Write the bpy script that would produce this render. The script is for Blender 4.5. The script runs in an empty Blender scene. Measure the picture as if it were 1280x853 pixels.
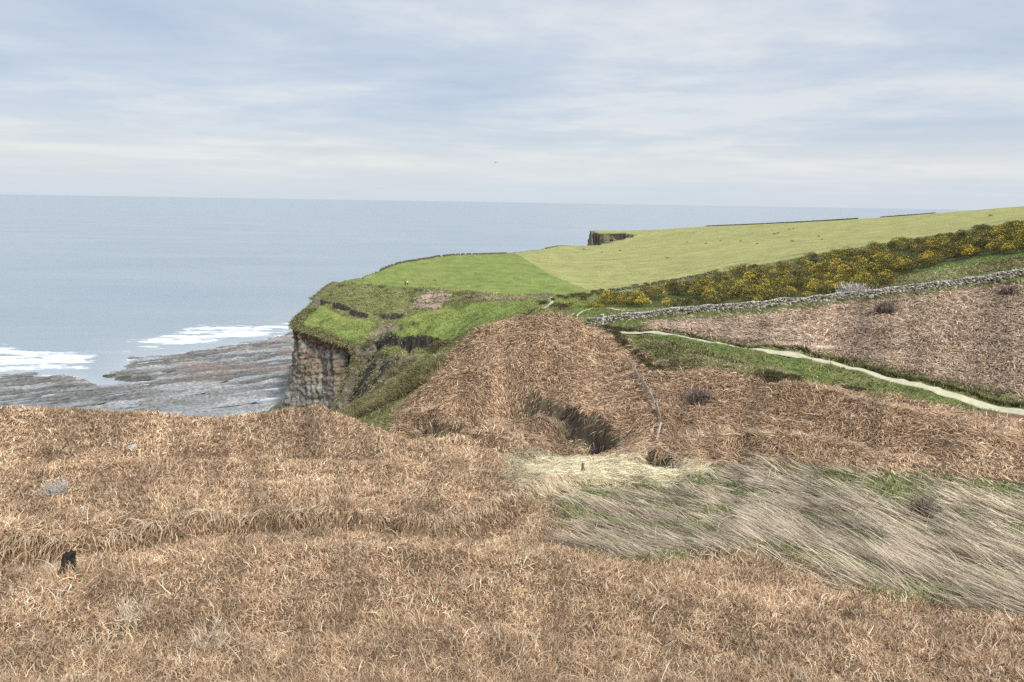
import bpy, bmesh, math, random
import numpy as np
from mathutils import Vector, Matrix

rng = np.random.default_rng(7)
random.seed(7)
H = 60.0                      # eye height above the sea, metres
FPX = 924.0                   # focal length in photograph pixels
PITCH = math.atan(0.1885)
ROLL = 0.0161
W0, H0 = 1280.0, 853.0
Fv = np.array([0, math.cos(PITCH), -math.sin(PITCH)])
U0v = np.array([0, math.sin(PITCH), math.cos(PITCH)])
Rv = math.cos(ROLL) * np.array([1.0, 0, 0]) + math.sin(ROLL) * U0v
Uv = -math.sin(ROLL) * np.array([1.0, 0, 0]) + math.cos(ROLL) * U0v
EYE = np.array([0, 0, H])


def P(u, v, Y):
    d = Fv + Rv * (u - W0 / 2) / FPX - Uv * (v - H0 / 2) / FPX
    return EYE + d * (Y / d[1])


def project(x, y, z):
    dx, dy, dz = x, y, z - H
    f = dx * Fv[0] + dy * Fv[1] + dz * Fv[2]
    f = np.where(f < 0.05, 0.05, f)
    r = dx * Rv[0] + dy * Rv[1] + dz * Rv[2]
    q = dx * Uv[0] + dy * Uv[1] + dz * Uv[2]
    return W0 / 2 + FPX * r / f, H0 / 2 - FPX * q / f


# ---------------------------------------------------------------- noise
def _hash(ix, iy, seed):
    h = (ix.astype(np.int64) * 374761393 + iy.astype(np.int64) * 668265263 + seed * 1442695041) & 0xFFFFFFFF
    h = ((h ^ (h >> 13)) * 1274126177) & 0xFFFFFFFF
    h = h ^ (h >> 16)
    return (h & 0xFFFF) / 65535.0


def vnoise(x, y, seed=0):
    """smooth gradient noise, about -1..1"""
    x = np.asarray(x, float); y = np.asarray(y, float)
    ix = np.floor(x); iy = np.floor(y)
    fx = x - ix; fy = y - iy
    ux = fx * fx * fx * (fx * (fx * 6 - 15) + 10); uy = fy * fy * fy * (fy * (fy * 6 - 15) + 10)

    def g(ax, ay):
        t = _hash(ix + ax, iy + ay, seed) * 2 * math.pi
        return np.cos(t) * (fx - ax) + np.sin(t) * (fy - ay)
    a = g(0, 0); b = g(1, 0); c = g(0, 1); d = g(1, 1)
    return ((a + (b - a) * ux) + ((c + (d - c) * ux) - (a + (b - a) * ux)) * uy) * 1.5


def fbm(x, y, oct=4, seed=0, gain=0.5):
    s = 0; a = 1.0; t = 0
    for i in range(oct):
        s = s + a * vnoise(x * 2 ** i + 17.3 * i, y * 2 ** i - 9.1 * i, seed + i)
        t += a; a *= gain
    return s / t


def sstep(e0, e1, x):
    t = np.clip((x - e0) / (e1 - e0), 0, 1)
    return t * t * (3 - 2 * t)


def inpoly(px, py, poly):
    inside = np.zeros(np.shape(px), bool)
    n = len(poly)
    j = n - 1
    for i in range(n):
        xi, yi = poly[i]; xj, yj = poly[j]
        if yi != yj:
            c = ((yi > py) != (yj > py)) & (px < (xj - xi) * (py - yi) / (yj - yi) + xi)
            inside ^= c
        j = i
    return inside


def polydist(px, py, poly, closed=True):
    """distance, side (+ = left of the line), and position 0..1 along it"""
    best = np.full(np.shape(px), 1e9); side = np.zeros(np.shape(px)); tt = np.zeros(np.shape(px))
    pts = list(poly)
    if closed: pts = pts + [pts[0]]
    L = [0]
    for i in range(len(pts) - 1):
        L.append(L[-1] + math.hypot(pts[i + 1][0] - pts[i][0], pts[i + 1][1] - pts[i][1]))
    for i in range(len(pts) - 1):
        ax, ay = pts[i]; bx, by = pts[i + 1]
        ex, ey = bx - ax, by - ay
        l2 = ex * ex + ey * ey
        t = np.clip(((px - ax) * ex + (py - ay) * ey) / l2, 0, 1)
        d = np.hypot(px - ax - t * ex, py - ay - t * ey)
        s = np.sign(ex * (py - ay) - ey * (px - ax))
        m = d < best
        best = np.where(m, d, best); side = np.where(m, s, side)
        tt = np.where(m, (L[i] + t * math.sqrt(l2)) / L[-1], tt)
    return best, side, tt


# ---------------------------------------------------------------- scene helpers
scene = bpy.context.scene
COL = scene.collection


def tag(o, label=None, cat=None, group=None, kind=None):
    if label: o['label'] = label
    if cat: o['category'] = cat
    if group: o['group'] = group
    if kind: o['kind'] = kind
    return o


def empty(name, loc, rz=0.0):
    o = bpy.data.objects.new(name, None); COL.objects.link(o)
    o.empty_display_size = 0.3
    o.location = loc; o.rotation_euler = (0, 0, rz)
    return o


def mesh_np(name, verts, faces, mat, parent=None, cols=None, smooth=False):
    """verts (N,3); faces (M,k) with k 3 or 4; cols (N,3) linear"""
    verts = np.asarray(verts, np.float32); faces = np.asarray(faces, np.int32)
    me = bpy.data.meshes.new(name)
    k = faces.shape[1]
    me.vertices.add(len(verts)); me.vertices.foreach_set('co', verts.ravel())
    me.loops.add(faces.size); me.loops.foreach_set('vertex_index', faces.ravel())
    me.polygons.add(len(faces))
    me.polygons.foreach_set('loop_start', np.arange(0, faces.size, k, dtype=np.int32))
    me.polygons.foreach_set('loop_total', np.full(len(faces), k, np.int32))
    if smooth: me.polygons.foreach_set('use_smooth', np.ones(len(faces), bool))
    me.update(calc_edges=True)
    if cols is not None:
        a = me.color_attributes.new('tint', 'FLOAT_COLOR', 'POINT')
        c = np.ones((len(verts), 4), np.float32); c[:, :3] = cols
        a.data.foreach_set('color', c.ravel())
    if mat: me.materials.append(mat)
    o = bpy.data.objects.new(name, me); COL.objects.link(o)
    if parent: o.parent = parent
    return o


def grid_faces(nr, nc, keep=None):
    i = np.arange(nr - 1)[:, None] * nc + np.arange(nc - 1)[None, :]
    f = np.stack([i, i + 1, i + nc + 1, i + nc], -1).reshape(-1, 4)
    if keep is not None: f = f[keep.ravel()]
    return f


def new_mat(name, rough=0.9, spec=0.2):
    m = bpy.data.materials.new(name); m.use_nodes = True
    nt = m.node_tree; b = nt.nodes['Principled BSDF']
    b.inputs['Roughness'].default_value = rough
    b.inputs['Specular IOR Level'].default_value = spec
    return m, nt, b


def N(nt, t, **kw):
    n = nt.nodes.new(t)
    for k, v in kw.items():
        if k.startswith('i_'):
            n.inputs[k[2:].replace('_', ' ')].default_value = v
        else: setattr(n, k, v)
    return n


def noise_node(nt, scale, detail=4, rough=0.6, vec=None):
    n = N(nt, 'ShaderNodeTexNoise'); n.inputs['Scale'].default_value = scale
    n.inputs['Detail'].default_value = detail; n.inputs['Roughness'].default_value = rough
    if vec is not None: nt.links.new(vec, n.inputs['Vector'])
    return n


def ramp(nt, fac, stops):
    r = N(nt, 'ShaderNodeValToRGB')
    e = r.color_ramp.elements
    while len(e) < len(stops): e.new(0.5)
    for i, (p, c) in enumerate(stops):
        e[i].position = p
        e[i].color = (c[0], c[1], c[2], 1) if isinstance(c, (tuple, list)) else (c, c, c, 1)
    nt.links.new(fac, r.inputs['Fac'])
    return r


def mix(nt, fac, a, b, blend='MIX'):
    m = N(nt, 'ShaderNodeMix', data_type='RGBA', blend_type=blend)
    for sock, val in ((m.inputs[0], fac), (m.inputs[6], a), (m.inputs[7], b)):
        if hasattr(val, 'is_linked') or isinstance(val, bpy.types.NodeSocket): nt.links.new(val, sock)
        elif isinstance(val, (tuple, list)): sock.default_value = (*val[:3], 1)
        else: sock.default_value = val
    return m.outputs[2]


def tint_mat(name, rough=0.9, spec=0.2, nscale=3.0, lo=0.75, hi=1.2, bump=0.0, bscale=8.0, bdist=0.1, extra=None):
    """material coloured by the mesh's own tint, broken up by noise"""
    m, nt, b = new_mat(name, rough, spec)
    at = N(nt, 'ShaderNodeAttribute', attribute_name='tint')
    geo = N(nt, 'ShaderNodeNewGeometry')
    n = noise_node(nt, nscale, 6, 0.65, geo.outputs['Position'])
    r = ramp(nt, n.outputs['Fac'], [(0.3, lo), (0.7, hi)])
    c = mix(nt, 1.0, at.outputs['Color'], r.outputs['Color'], 'MULTIPLY')
    if extra: c = extra(nt, c, geo)
    nt.links.new(c, b.inputs['Base Color'])
    if bump:
        nb = noise_node(nt, bscale, 8, 0.7, geo.outputs['Position'])
        bp = N(nt, 'ShaderNodeBump'); bp.inputs['Strength'].default_value = bump; bp.inputs['Distance'].default_value = bdist
        nt.links.new(nb.outputs['Fac'], bp.inputs['Height']); nt.links.new(bp.outputs['Normal'], b.inputs['Normal'])
    return m
EXPOSURE = 1.48
# ---------------------------------------------------------------- terrain heights
# every entry: a place seen at picture position u, v and how far ahead (metres) it lies
CP = [
 # foreground slope
 (0,853,6.5),(320,853,7),(640,853,7.5),(960,853,9),(1280,853,11),
 (0,760,9.5),(320,760,10),(640,760,10.8),(960,760,13.5),(1280,760,17.5),
 (0,700,12.5),(300,700,13.5),(600,690,14.5),(800,700,17.5),(950,730,16.5),
 (0,640,18.5),(300,640,19.5),(550,640,21),(690,640,24),(700,605,32),
 (0,600,25),(150,600,25),(300,600,26),(450,600,27),(600,600,29),
 (0,560,36),(150,560,36),(300,565,36),(450,560,38),(550,570,38),(620,575,38),
 (-60,512,57),(0,514,57),(100,517,57),(200,523,56),(270,530,54),(325,537,52),(365,524,51),(398,515,50),(440,524,49.5),(480,541,48.5),(520,556,48),(560,554,47),(605,546,46.5),(640,547,46),(662,566,44),(680,578,43),
 # reed hollow
 (740,600,38),(720,580,42),(800,585,42),(850,585,43),(800,640,29),(760,680,21),(900,620,36),(1000,620,35),(1100,620,35),(1280,625,35),(1280,700,25),(1130,720,20.5),(1000,680,23.5),(900,680,22),
 (900,570,46),(1000,570,45),(1100,580,43),(1280,585,41),
 # slope beyond
 (850,540,54),(1000,530,53),(1130,530,53),(1280,550,48),
 (850,500,62),(1000,490,62),(1130,505,60),
 (830,460,74),(900,460,72),(980,465,68),
 (1280,517,60),(1150,483,66),(1050,460,72),(950,440,80),(850,426,90),(790,418,98),(753,411,105),
 (1280,440,75),(1150,430,80),(1000,420,88),(1280,390,87),(1100,395,94),(950,405,98),
 (735,407,115),(760,405,113),(800,400,112),(880,392,110),(950,386,108),(1050,377,106),(1150,364,104),(1280,348,100),
 # brown hill
 (480,530,80),(505,510,84),(530,485,88),(560,450,92),(600,415,97),(640,401,101),(690,396,105),(720,408,107),
 (560,500,80),(620,500,76),(600,460,86),(650,440,89),(700,430,94),(750,440,90),
 (700,480,79),(760,500,71),(790,480,75),(560,525,72),(620,535,66),(690,545,58),(740,550,57),(780,560,53),(820,560,51),(650,545,60),(600,538,67),
 # ravine behind the brown hill and below the cliffs
 (520,480,108),(490,500,106),(460,520,104),(430,530,104),(520,470,118),(480,480,128),(455,500,132),
 (560,455,118),(540,470,124),(500,480,135),(475,470,146),(450,485,155),(455,455,165),(470,437,168),(443,474,164),(441,495,156),(446,446,174),(436,430,180),
 # green lobe
 (480,424,160),(500,424,157),(520,423,154),(550,424,148),(575,425,140),(590,412,138),(560,400,160),(510,402,168),(600,385,172),(550,388,178),(650,378,172),(640,390,140),(690,385,135),(600,376,182),
 (700,375,150),(740,390,128),(760,380,138),
 # platform of the headland
 (370,408,196),(400,409,193),(430,420,186),(450,432,178),(440,405,198),(480,402,196),(400,390,210),(440,388,212),(376,398,203),(395,382,218),(520,396,196),(470,415,186),
 # upper scarp and bright field
 (410,372,232),(430,352,258),(450,378,224),(500,380,218),(540,385,208),(450,360,240),(500,362,236),(550,366,228),(600,372,205),(650,373,200),
 (480,337,305),(500,330,330),(560,320,380),(625,317.5,430),(460,352,262),(510,354,270),(560,345,290),(620,340,310),(680,360,240),(600,358,245),(700,368,215),
 # pale field
 (650,318,445),(700,312,520),(738,310,640),(770,307,625),(800,298,655),(738,291,716),(760,290,720),(790,290,715),(830,287,730),(870,284,760),(1000,280,700),(1100,273,600),(1280,258,480),
 (735,362,240),(690,345,300),(760,325,400),(850,310,450),(800,345,290),(850,345,258),(930,330,260),(1000,318,250),(1100,300,250),(1200,286,250),(1280,268,260),
 (900,310,400),(1000,300,400),(1100,290,380),(1200,275,380),
 # gorse bank
 (760,372,150),(800,370,152),(880,352,190),(1000,330,200),(1100,313,200),(1200,298,200),(1280,282,190),
 (850,380,130),(950,370,125),(1050,358,125),(1150,345,122),(1280,325,120),(1000,350,155),(1150,325,155),(1280,300,150),
]
pts = [P(*c) for c in CP]
XYZ = [ # places the picture does not show
 (0,0.1,58.4),(-2,2.5,57.7),(0,2.8,57.6),(2,2.8,57.5),(2,-2,58.8),(-2,-2,58.8),(-1.5,4.5,56.5),(1.5,4.5,56.5),(4,4.5,56.6),(-4,4.5,56.6),
 (0,-15,62),(-20,-15,60),(20,-15,63),(0,-60,66),(-80,-60,55),(80,-60,70),(0,-300,80),(-200,-300,60),(300,-300,90),(0,-1200,100),(1000,-1200,140),
 (40,0,60),(100,0,66),(100,60,58),(200,100,66),(300,0,80),(1000,0,120),(1000,600,110),(600,600,80),(400,300,72),(250,170,66),
 (-40,0,56),(-100,0,50),(-100,40,42),(-45,78,34),(-20,78,31),(-80,78,34),(-60,78,34),
 (-35,92,26),(-10,72,35),(-22,64,37.5),(-14,60,38.5),(-8,60,38.8),(-3,58,39.5),(-40,66,39),(-150,60,40),
 (-22,120,21),(-16,112,25),
 (-36,128,13),(-36.5,142,12.5),(-36,153,13),(-30,128,17),(-28,140,19),(500,700,52),(300,760,38),(150,820,30),(250,900,30),(400,1100,30),(1000,1400,60),(-12,500,30),(-30,470,31),(30,560,28),(60,600,26),
 (-75,240,27),(-80,300,30),(-70,380,33),
]
pts += [np.array(p, float) for p in XYZ]
pts = np.array(pts)
KA = 1.3


def ab(x, y):
    r = np.hypot(x, y)
    a = np.arctan2(x, y)
    return a * KA, np.log(np.maximum(r, 1.0))


ca, cb = ab(pts[:, 0], pts[:, 1])
n = len(pts)


def phi(d2):
    return np.where(d2 < 1e-12, 0, 0.5 * d2 * np.log(np.maximum(d2, 1e-12)))


D2 = (ca[:, None] - ca[None]) ** 2 + (cb[:, None] - cb[None]) ** 2
A = np.zeros((n + 3, n + 3)); A[:n, :n] = phi(D2) + np.eye(n) * 2e-4
A[:n, n] = 1; A[:n, n + 1] = ca; A[:n, n + 2] = cb
A[n:, :n] = A[:n, n:].T
rhs = np.zeros(n + 3); rhs[:n] = pts[:, 2]
SOL = np.linalg.solve(A, rhs)


def tps(x, y):
    sh = np.shape(x)
    a, b = ab(np.ravel(x), np.ravel(y))
    out = np.empty(a.shape)
    for i in range(0, len(a), 20000):
        s = slice(i, i + 20000)
        d2 = (a[s, None] - ca[None]) ** 2 + (b[s, None] - cb[None]) ** 2
        out[s] = phi(d2) @ SOL[:n] + SOL[n] + SOL[n + 1] * a[s] + SOL[n + 2] * b[s]
    return out.reshape(sh)


# coast line, anticlockwise seen from above is not needed: inside test + distance
COAST = [(-1500,-1500),(-500,-300),(-260,-80),(-220,40),(-170,78),(-120,86),(-90,84),(-60,88),(-42,92),(-42,100),(-40,112),(-38,128),(-38,142),
         (-37.5,156),(-37,165),(-37,171),(-39,176),(-44.5,181),(-50,187),(-54,190),(-58,193),(-60,198),(-59.5,206),(-60,214),(-62,224),(-63,236),(-62,258),(-57,300),(-53,335),(-36,385),(-8,440),(6,480),(22,530),
         (45,600),(58,640),(76,662),(100,676),(110,684),(98,694),(84,699),(74,703),(75,740),(95,780),(140,820),(300,900),(500,1150),(1500,1700),(1500,-1500)]


def coast_sd(x, y):
    """+ on land"""
    d, _, _ = polydist(x, y, COAST)
    ins = inpoly(x, y, COAST)
    return np.where(ins, d, -d)


# scars and banks: (points u,v,Y of the lip, drop, face width, recovery distance, taper)
SCARS = [
 ([(-60,680,14.3),(0,678,14.5),(80,676,14.8),(165,662,16),(300,650,18),(420,646,18.6),(500,651,18.6),(560,647,19.5),(620,628,22),(665,608,26),(708,592,31)], 0.85, 0.3, 2.2, 0.04),
 ([(655,478,80),(672,492,77),(690,500,74),(715,508,71),(740,520,67),(765,534,63),(787,550,59.5)], 3.1, 0.9, 4.5, 0.15),
 ([(500,535,70),(530,524,71),(560,520,71.5),(590,522,71),(612,530,69)], 2.7, 0.9, 4.0, 0.2),
 ([(668,556,57),(685,552,57),(705,553,57)], 2.6, 0.4, 3.0, 0.3),
 ([(790,568,50),(812,566,50),(835,572,49.5),(850,580,48)], 2.2, 0.4, 2.5, 0.3),
 ([(600,486,82),(625,488,81),(645,490,80)], 0.5, 0.3, 2.5, 0.3),
 ([(474,425,161),(490,424,158),(520,424,153),(550,425,147),(563,427,143)], 4.0, 0.7, 5.0, 0.06),
 ([(565,432,138),(580,427,134),(590,425,131)], 2.2, 0.8, 6.0, 0.2),
 ([(384,374,242),(405,376,238),(425,380,232),(450,392,226),(490,393,220),(520,392,216),(545,383,211),(570,376,204)], 2.4, 0.8, 6.0, 0.12),
 ([(412,358,250),(440,354,255),(480,358,250),(520,362,243),(560,364,240),(600,366,232)], 1.0, 0.8, 8.0, 0.2),
 ([(525,368,236),(545,366,236),(563,367,234)], 1.2, 0.8, 6.0, 0.2),
]
def on_ground(u, v, Y0):
    """the place near range Y0 where the smooth ground is seen at u, v"""
    Ys = Y0 * np.linspace(.72, 1.3, 60)
    d = Fv + Rv * (u - W0 / 2) / FPX - Uv * (v - H0 / 2) / FPX
    X = d[0] / d[1] * Ys; Z = H + d[2] / d[1] * Ys
    e = np.abs(Z - tps(X, Ys)) + .03 * np.abs(Ys - Y0)
    k = int(np.argmin(e)); return (X[k], Ys[k])


SC = []
for pl, h, w, fall, tp in SCARS:
    q = [on_ground(*c) for c in pl]
    SC.append((q, h, w, fall, tp))


def scars(x, y):
    dz = np.zeros(np.shape(x)); face = np.zeros(np.shape(x))
    for q, h, w, fall, tp in SC:
        xs = [p[0] for p in q]; ys = [p[1] for p in q]
        m = (x > min(xs) - fall * 3) & (x < max(xs) + fall * 3) & (y > min(ys) - fall * 4) & (y < max(ys) + fall * 3)
        if not m.any(): continue
        xx = x[m] + 1.2 * w * fbm(x[m] / (w * 4), y[m] / (w * 4), 3, 5)
        yy = y[m] + 2.4 * w * fbm(x[m] / (w * 3), y[m] / (w * 3), 3, 9)
        d, s, t = polydist(xx, yy, q, False)
        end = sstep(0, tp, t) * sstep(0, tp, 1 - t)
        near = np.where(s < 0, d, 0)
        f = sstep(0, w, near) * np.exp(-np.maximum(near - w, 0) / fall)
        hv = np.clip(.72 + 1.1 * fbm(xx / 7 + 3.3, yy / 7, 3, 13), .6 if (min(ys) < 85 or h == 4.0) else .05, 1.35) if h > .65 else np.clip(.7 + 1.0 * fbm(xx / 1.6, yy / 1.6, 3, 14), .3, 1.3)
        end = end * hv
        dz[m] -= h * end * f
        lip = np.where(s > 0, np.exp(-d / (fall * .5)), np.exp(-d / (w * .5))) * 0.12 * h * end
        dz[m] += lip
        face[m] = np.maximum(face[m], np.where(s < 0, (near < w * (3.2 if min(ys) < 85 and h > .65 else 1.6)) * end, 0))
    return dz, face


RIDGES = [ # raised (+) and sunk (-) folds of the ground
 ([(705,402,104),(655,440,91),(605,488,79),(545,526,73)], 1.5, 3.2),
 ([(640,430,93),(585,470,86),(530,512,80)], -1.2, 3.5),
 ([(655,478,78),(640,500,75),(600,512,74),(575,518,73)], -1.3, 2.5),
 ([(650,553,57),(700,560,55),(760,562,54)], -2.6, 2.6),
 ([(690,520,66),(720,540,60),(760,556,56)], -1.3, 2.5),
 ([(820,576,49),(840,582,48)], -1.6, 1.6),
 ([(385,522,50),(415,524,50)], .55, 3.5),
 ([(478,412,182),(505,402,186),(540,392,190),(580,383,196),(620,377,200)], -3.2, 5.5),
 ([(480,420,162),(500,408,166),(540,396,170),(590,385,176)], .9, 6.0),
 ([(405,400,200),(440,402,197)], -1.2, 7.0),
 ([(380,398,203),(395,386,212)], .8, 6.0),
 ([(600,552,46),(645,552,45)], .6, 2.6),
 ([(700,520,66),(650,520,66)], 1.0, 3.0),
 ([(770,440,86),(810,495,70),(830,545,58)], .8, 2.5),
 ([(850,480,68),(1000,500,62),(1150,530,56),(1280,560,50)], .9, 3.0),
 ([(850,530,56),(1000,540,53),(1200,570,47)], -.6, 2.5),
 ([(880,555,50),(1100,565,47)], .5, 2.0),
 ([(0,600,25),(200,590,27),(420,590,28),(560,600,28)], .35, 1.6),
 ([(0,575,31),(250,572,33),(500,575,34)], -.3, 1.8),
 ([(200,720,12.5),(450,700,14.5),(760,730,14)], .22, 1.1),
 ([(100,780,9),(500,770,10),(900,790,12)], -.15, .8),
]
RDG = [([on_ground(*c) for c in pl], h, w) for pl, h, w in RIDGES]


def folds(x, y):
    z = np.zeros(np.shape(x))
    for q, h, w in RDG:
        xs = [p[0] for p in q]; ys = [p[1] for p in q]
        m = (x > min(xs) - w * 4) & (x < max(xs) + w * 4) & (y > min(ys) - w * 4) & (y < max(ys) + w * 4)
        if not m.any(): continue
        wv = w * .5
        d, s, t = polydist(x[m] + wv * vnoise(x[m] / (2 * w), y[m] / (2 * w), 15), y[m] + wv * vnoise(x[m] / (2 * w), y[m] / (2 * w), 16), q, False)
        z[m] += h * np.exp(-(d / w) ** 2) * sstep(0, .15, t + .05) * sstep(0, .15, 1.05 - t)
    return z


def roughness(x, y):
    r = np.hypot(x, y)
    z = 0.5 * fbm(x / 14, y / 14, 3, 21) * sstep(20, 70, r)
    z += 0.16 * fbm(x / 3.2, y / 3.2, 3, 31) * sstep(5, 25, r) * (1 + sstep(40, 90, r))
    z += 0.15 * fbm(x / 0.9, y / 0.9, 3, 41) * (1 - sstep(60, 140, r)) * sstep(3, 7, r)
    z += 0.22 * fbm(x / 2.0, y / 1.4, 2, 42) * sstep(6, 14, r) * (1 - sstep(60, 120, r))
    # folds of the slumped hill, and the ribs of rock in the ravine side
    hill = np.exp(-(((x - 4) / 30) ** 2 + ((y - 80) / 24) ** 2) ** 2)
    z += hill * (1.6 * fbm((x + .5 * y) / 9, (y - .5 * x) / 22, 3, 43) + .45 * fbm((x + y) / 3.5, (y - x) / 11, 2, 44))
    rib = np.exp(-(((x + 26) / 15) ** 2 + ((y - 150) / 26) ** 2) ** 2)
    sw = ((y + .45 * x) / 5.2 + .8 * fbm(x / 12, y / 12, 3, 45)) % 1.0
    z += rib * (1.15 * np.where(sw < .85, sw / .85, (1 - sw) / .15) * (.3 + sstep(-.3, .4, fbm(x / 9, y / 5, 2, 47))) + .5 * fbm(x / 1.6, y / 1.6, 3, 46))
    return z * (1 - 0.75 * sstep(260, 330, r))


# polar grid round the eye
A_IN = np.radians(np.arange(-45, 45.01, 0.1))
A_OUT = np.radians(np.concatenate([np.arange(-180, -45, 3.0)]))
AZ = np.concatenate([A_OUT, A_IN, -A_OUT[::-1]])
rr = [1.0]
while rr[-1] < 1900:
    r = rr[-1]
    if r < 42: s = r * 0.012
    elif r < 275: s = 0.42 if r < 125 or r > 128 else 0.42
    else: s = r * 0.012
    rr.append(r + max(s, 0.03))
RR = np.array(rr)
NR, NA = len(RR), len(AZ)
GX = RR[:, None] * np.sin(AZ)[None]; GY = RR[:, None] * np.cos(AZ)[None]
GZ = tps(GX, GY)
dzs, FACE = scars(GX, GY)
GZ += dzs + roughness(GX, GY) + folds(GX, GY)
SD = coast_sd(GX, GY)
edge_n = 0.8 * fbm(GX / 5, GY / 5, 3, 77)
LAND = SD + edge_n
drop = sstep(0.0, 1.0, -(LAND - 1.6))
GZ = GZ * (1 - drop) + (-3.0) * drop
GU, GV = project(GX, GY, GZ)
TANE = (GZ - H) / RR[:, None]
VIS = TANE >= np.maximum.accumulate(TANE, 0) - 0.012


def sample(arr, x, y):
    a = np.arctan2(x, y); r = np.hypot(x, y)
    fi = np.interp(r, RR, np.arange(NR)); fj = np.interp(a, AZ, np.arange(NA))
    i = np.clip(fi.astype(int), 0, NR - 2); j = np.clip(fj.astype(int), 0, NA - 2)
    di = fi - i; dj = fj - j
    return (arr[i, j] * (1 - di) * (1 - dj) + arr[i + 1, j] * di * (1 - dj) + arr[i, j + 1] * (1 - di) * dj + arr[i + 1, j + 1] * di * dj)


def ground_z(x, y):
    return sample(GZ, np.asarray(x, float), np.asarray(y, float))


def hit(u, v, ymin=4.0, ymax=1800.0):
    """first place on the ground along the line of sight through u, v"""
    d = Fv + Rv * (u - W0 / 2) / FPX - Uv * (v - H0 / 2) / FPX
    Y = np.geomspace(ymin, ymax, 4000)
    X = d[0] / d[1] * Y; Z = H + d[2] / d[1] * Y
    g = ground_z(X, Y)
    k = np.argmax(Z < g)
    if not (Z < g).any(): return np.array([X[-1], Y[-1], g[-1]])
    return np.array([X[k], Y[k], g[k]])
# ---------------------------------------------------------------- what grows where
Z_BRACKEN, Z_REED, Z_STRAW, Z_GREEN, Z_BRIGHT, Z_PALE, Z_OLIVE, Z_ROUGH, Z_ROCK, Z_HILLBR, Z_FIELDBR, Z_GORSE, Z_SOIL, Z_RIBS = range(14)
# (zone, nearest, farthest, outline in picture positions)
ZONES = [
 (Z_PALE, 225, 3000, [(640,316),(660,330),(690,348),(735,363),(760,364),(800,362),(880,345),(1000,322),(1100,305),(1280,275),(1400,250),(1400,200),(600,200)]),
 (Z_BRIGHT, 180, 480, [(425,352),(500,325),(560,315),(640,314),(690,345),(737,363),(700,378),(650,374),(600,368),(560,365),(480,358),(425,356)]),
 (Z_GREEN, 125, 260, [(600,376),(660,372),(740,366),(800,366),(880,352),(1000,332),(1100,314),(1200,299),(1280,283),(1400,262),(1400,340),(1280,343),(1100,366),(900,388),(740,404),(700,400),(660,395)]),
 (Z_BRIGHT, 128, 210, [(476,424),(500,398),(560,382),(640,374),(700,374),(680,392),(640,397),(600,412),(585,424),(560,428)]),
 (Z_ROUGH, 180, 300, [(360,415),(372,395),(425,352),(480,357),(600,365),(690,376),(600,376),(540,384),(480,402),(470,425),(450,440)]),
 (Z_BRIGHT, 176, 226, [(370,407),(380,391),(396,380),(410,386),(432,398),(455,400),(470,404),(458,416),(446,432),(428,420),(400,409)]),
 (Z_RIBS, 124, 215, [(436,560),(432,470),(445,440),(474,424),(480,445),(560,448),(600,425),(600,440),(540,475),(470,515)]),
 (Z_OLIVE, 88, 135, [(400,540),(430,512),(470,500),(520,465),(560,446),(545,480),(505,530),(470,545)]),
 (Z_GREEN, 60, 118, [(735,402),(800,398),(900,388),(1000,382),(1000,387),(900,398),(830,402),(780,408),(850,422),(900,426),(1000,444),(1150,478),(1300,508),(1300,540),(1150,506),(1060,490),(990,478),(900,462),(830,462),(805,440),(770,415),(735,408),(700,410),(700,400)]),
 (Z_GORSE, 112, 240, [(775,384),(800,374),(880,358),(1000,333),(1100,315),(1200,301),(1280,288),(1400,266),(1400,340),(1290,316),(1230,322),(1150,340),(1090,362),(1000,370),(930,384),(880,386)]),
 (Z_FIELDBR, 60, 118, [(800,405),(900,398),(1000,388),(1100,376),(1200,364),(1400,340),(1400,530),(1280,497),(1150,468),(1050,446),(950,430),(870,420),(820,414)]),
 (Z_HILLBR, 44, 112, [(485,560),(495,520),(530,480),(560,446),(600,412),(640,396),(700,393),(735,408),(770,415),(800,440),(830,462),(900,462),(990,478),(1060,490),(1150,506),(1400,555),(1400,610),(1280,606),(1100,590),(1000,584),(860,580),(790,572),(700,570),(640,545),(560,545)]),
 (Z_REED, 16, 46, [(700,610),(740,604),(850,585),(1000,582),(1100,590),(1280,604),(1400,612),(1400,790),(1280,762),(1180,752),(1060,730),(1000,700),(900,680),(820,700),(740,690),(715,650)]),
 (Z_STRAW, 26, 52, [(645,592),(660,574),(700,567),(760,566),(850,573),(885,590),(850,600),(760,604),(735,606),(705,610),(665,608)]),
]

for zi_, (zz, y0, y1, pl_) in enumerate(ZONES):          # carry every cover on past the right edge of the view
    out_ = []
    for i_, a_ in enumerate(pl_):
        out_.append(a_); b_ = pl_[(i_ + 1) % len(pl_)]
        if a_[0] >= 1300 and b_[0] >= 1300: out_ += [(1800, a_[1] + (a_[1] - 430) * .12), (1800, b_[1] + (b_[1] - 430) * .12)]
    ZONES[zi_] = (zz, y0, y1, out_)


def zone_of(u, v, Y):
    # outlines wander a little so no edge is ruler straight
    k = np.clip(40.0 / np.maximum(Y, 20), 0.15, 1.5)
    uu = u + 7 * k * vnoise(u / 14, v / 9, 51) + 3 * k * vnoise(u / 5, v / 4, 52)
    vv = v + 5 * k * vnoise(u / 14, v / 9, 53) + 2 * k * vnoise(u / 5, v / 4, 54)
    z = np.full(np.shape(u), Z_BRACKEN)
    z = np.where(Y > 230, Z_PALE, z)
    for zz, y0, y1, poly in ZONES:
        m = inpoly(uu, vv, poly) & (Y > y0) & (Y < y1)
        z = np.where(m, zz, z)
    z = np.where((z == Z_BRACKEN) & (Y > 62) & (Y < 230), Z_ROUGH, z)
    return z


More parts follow.
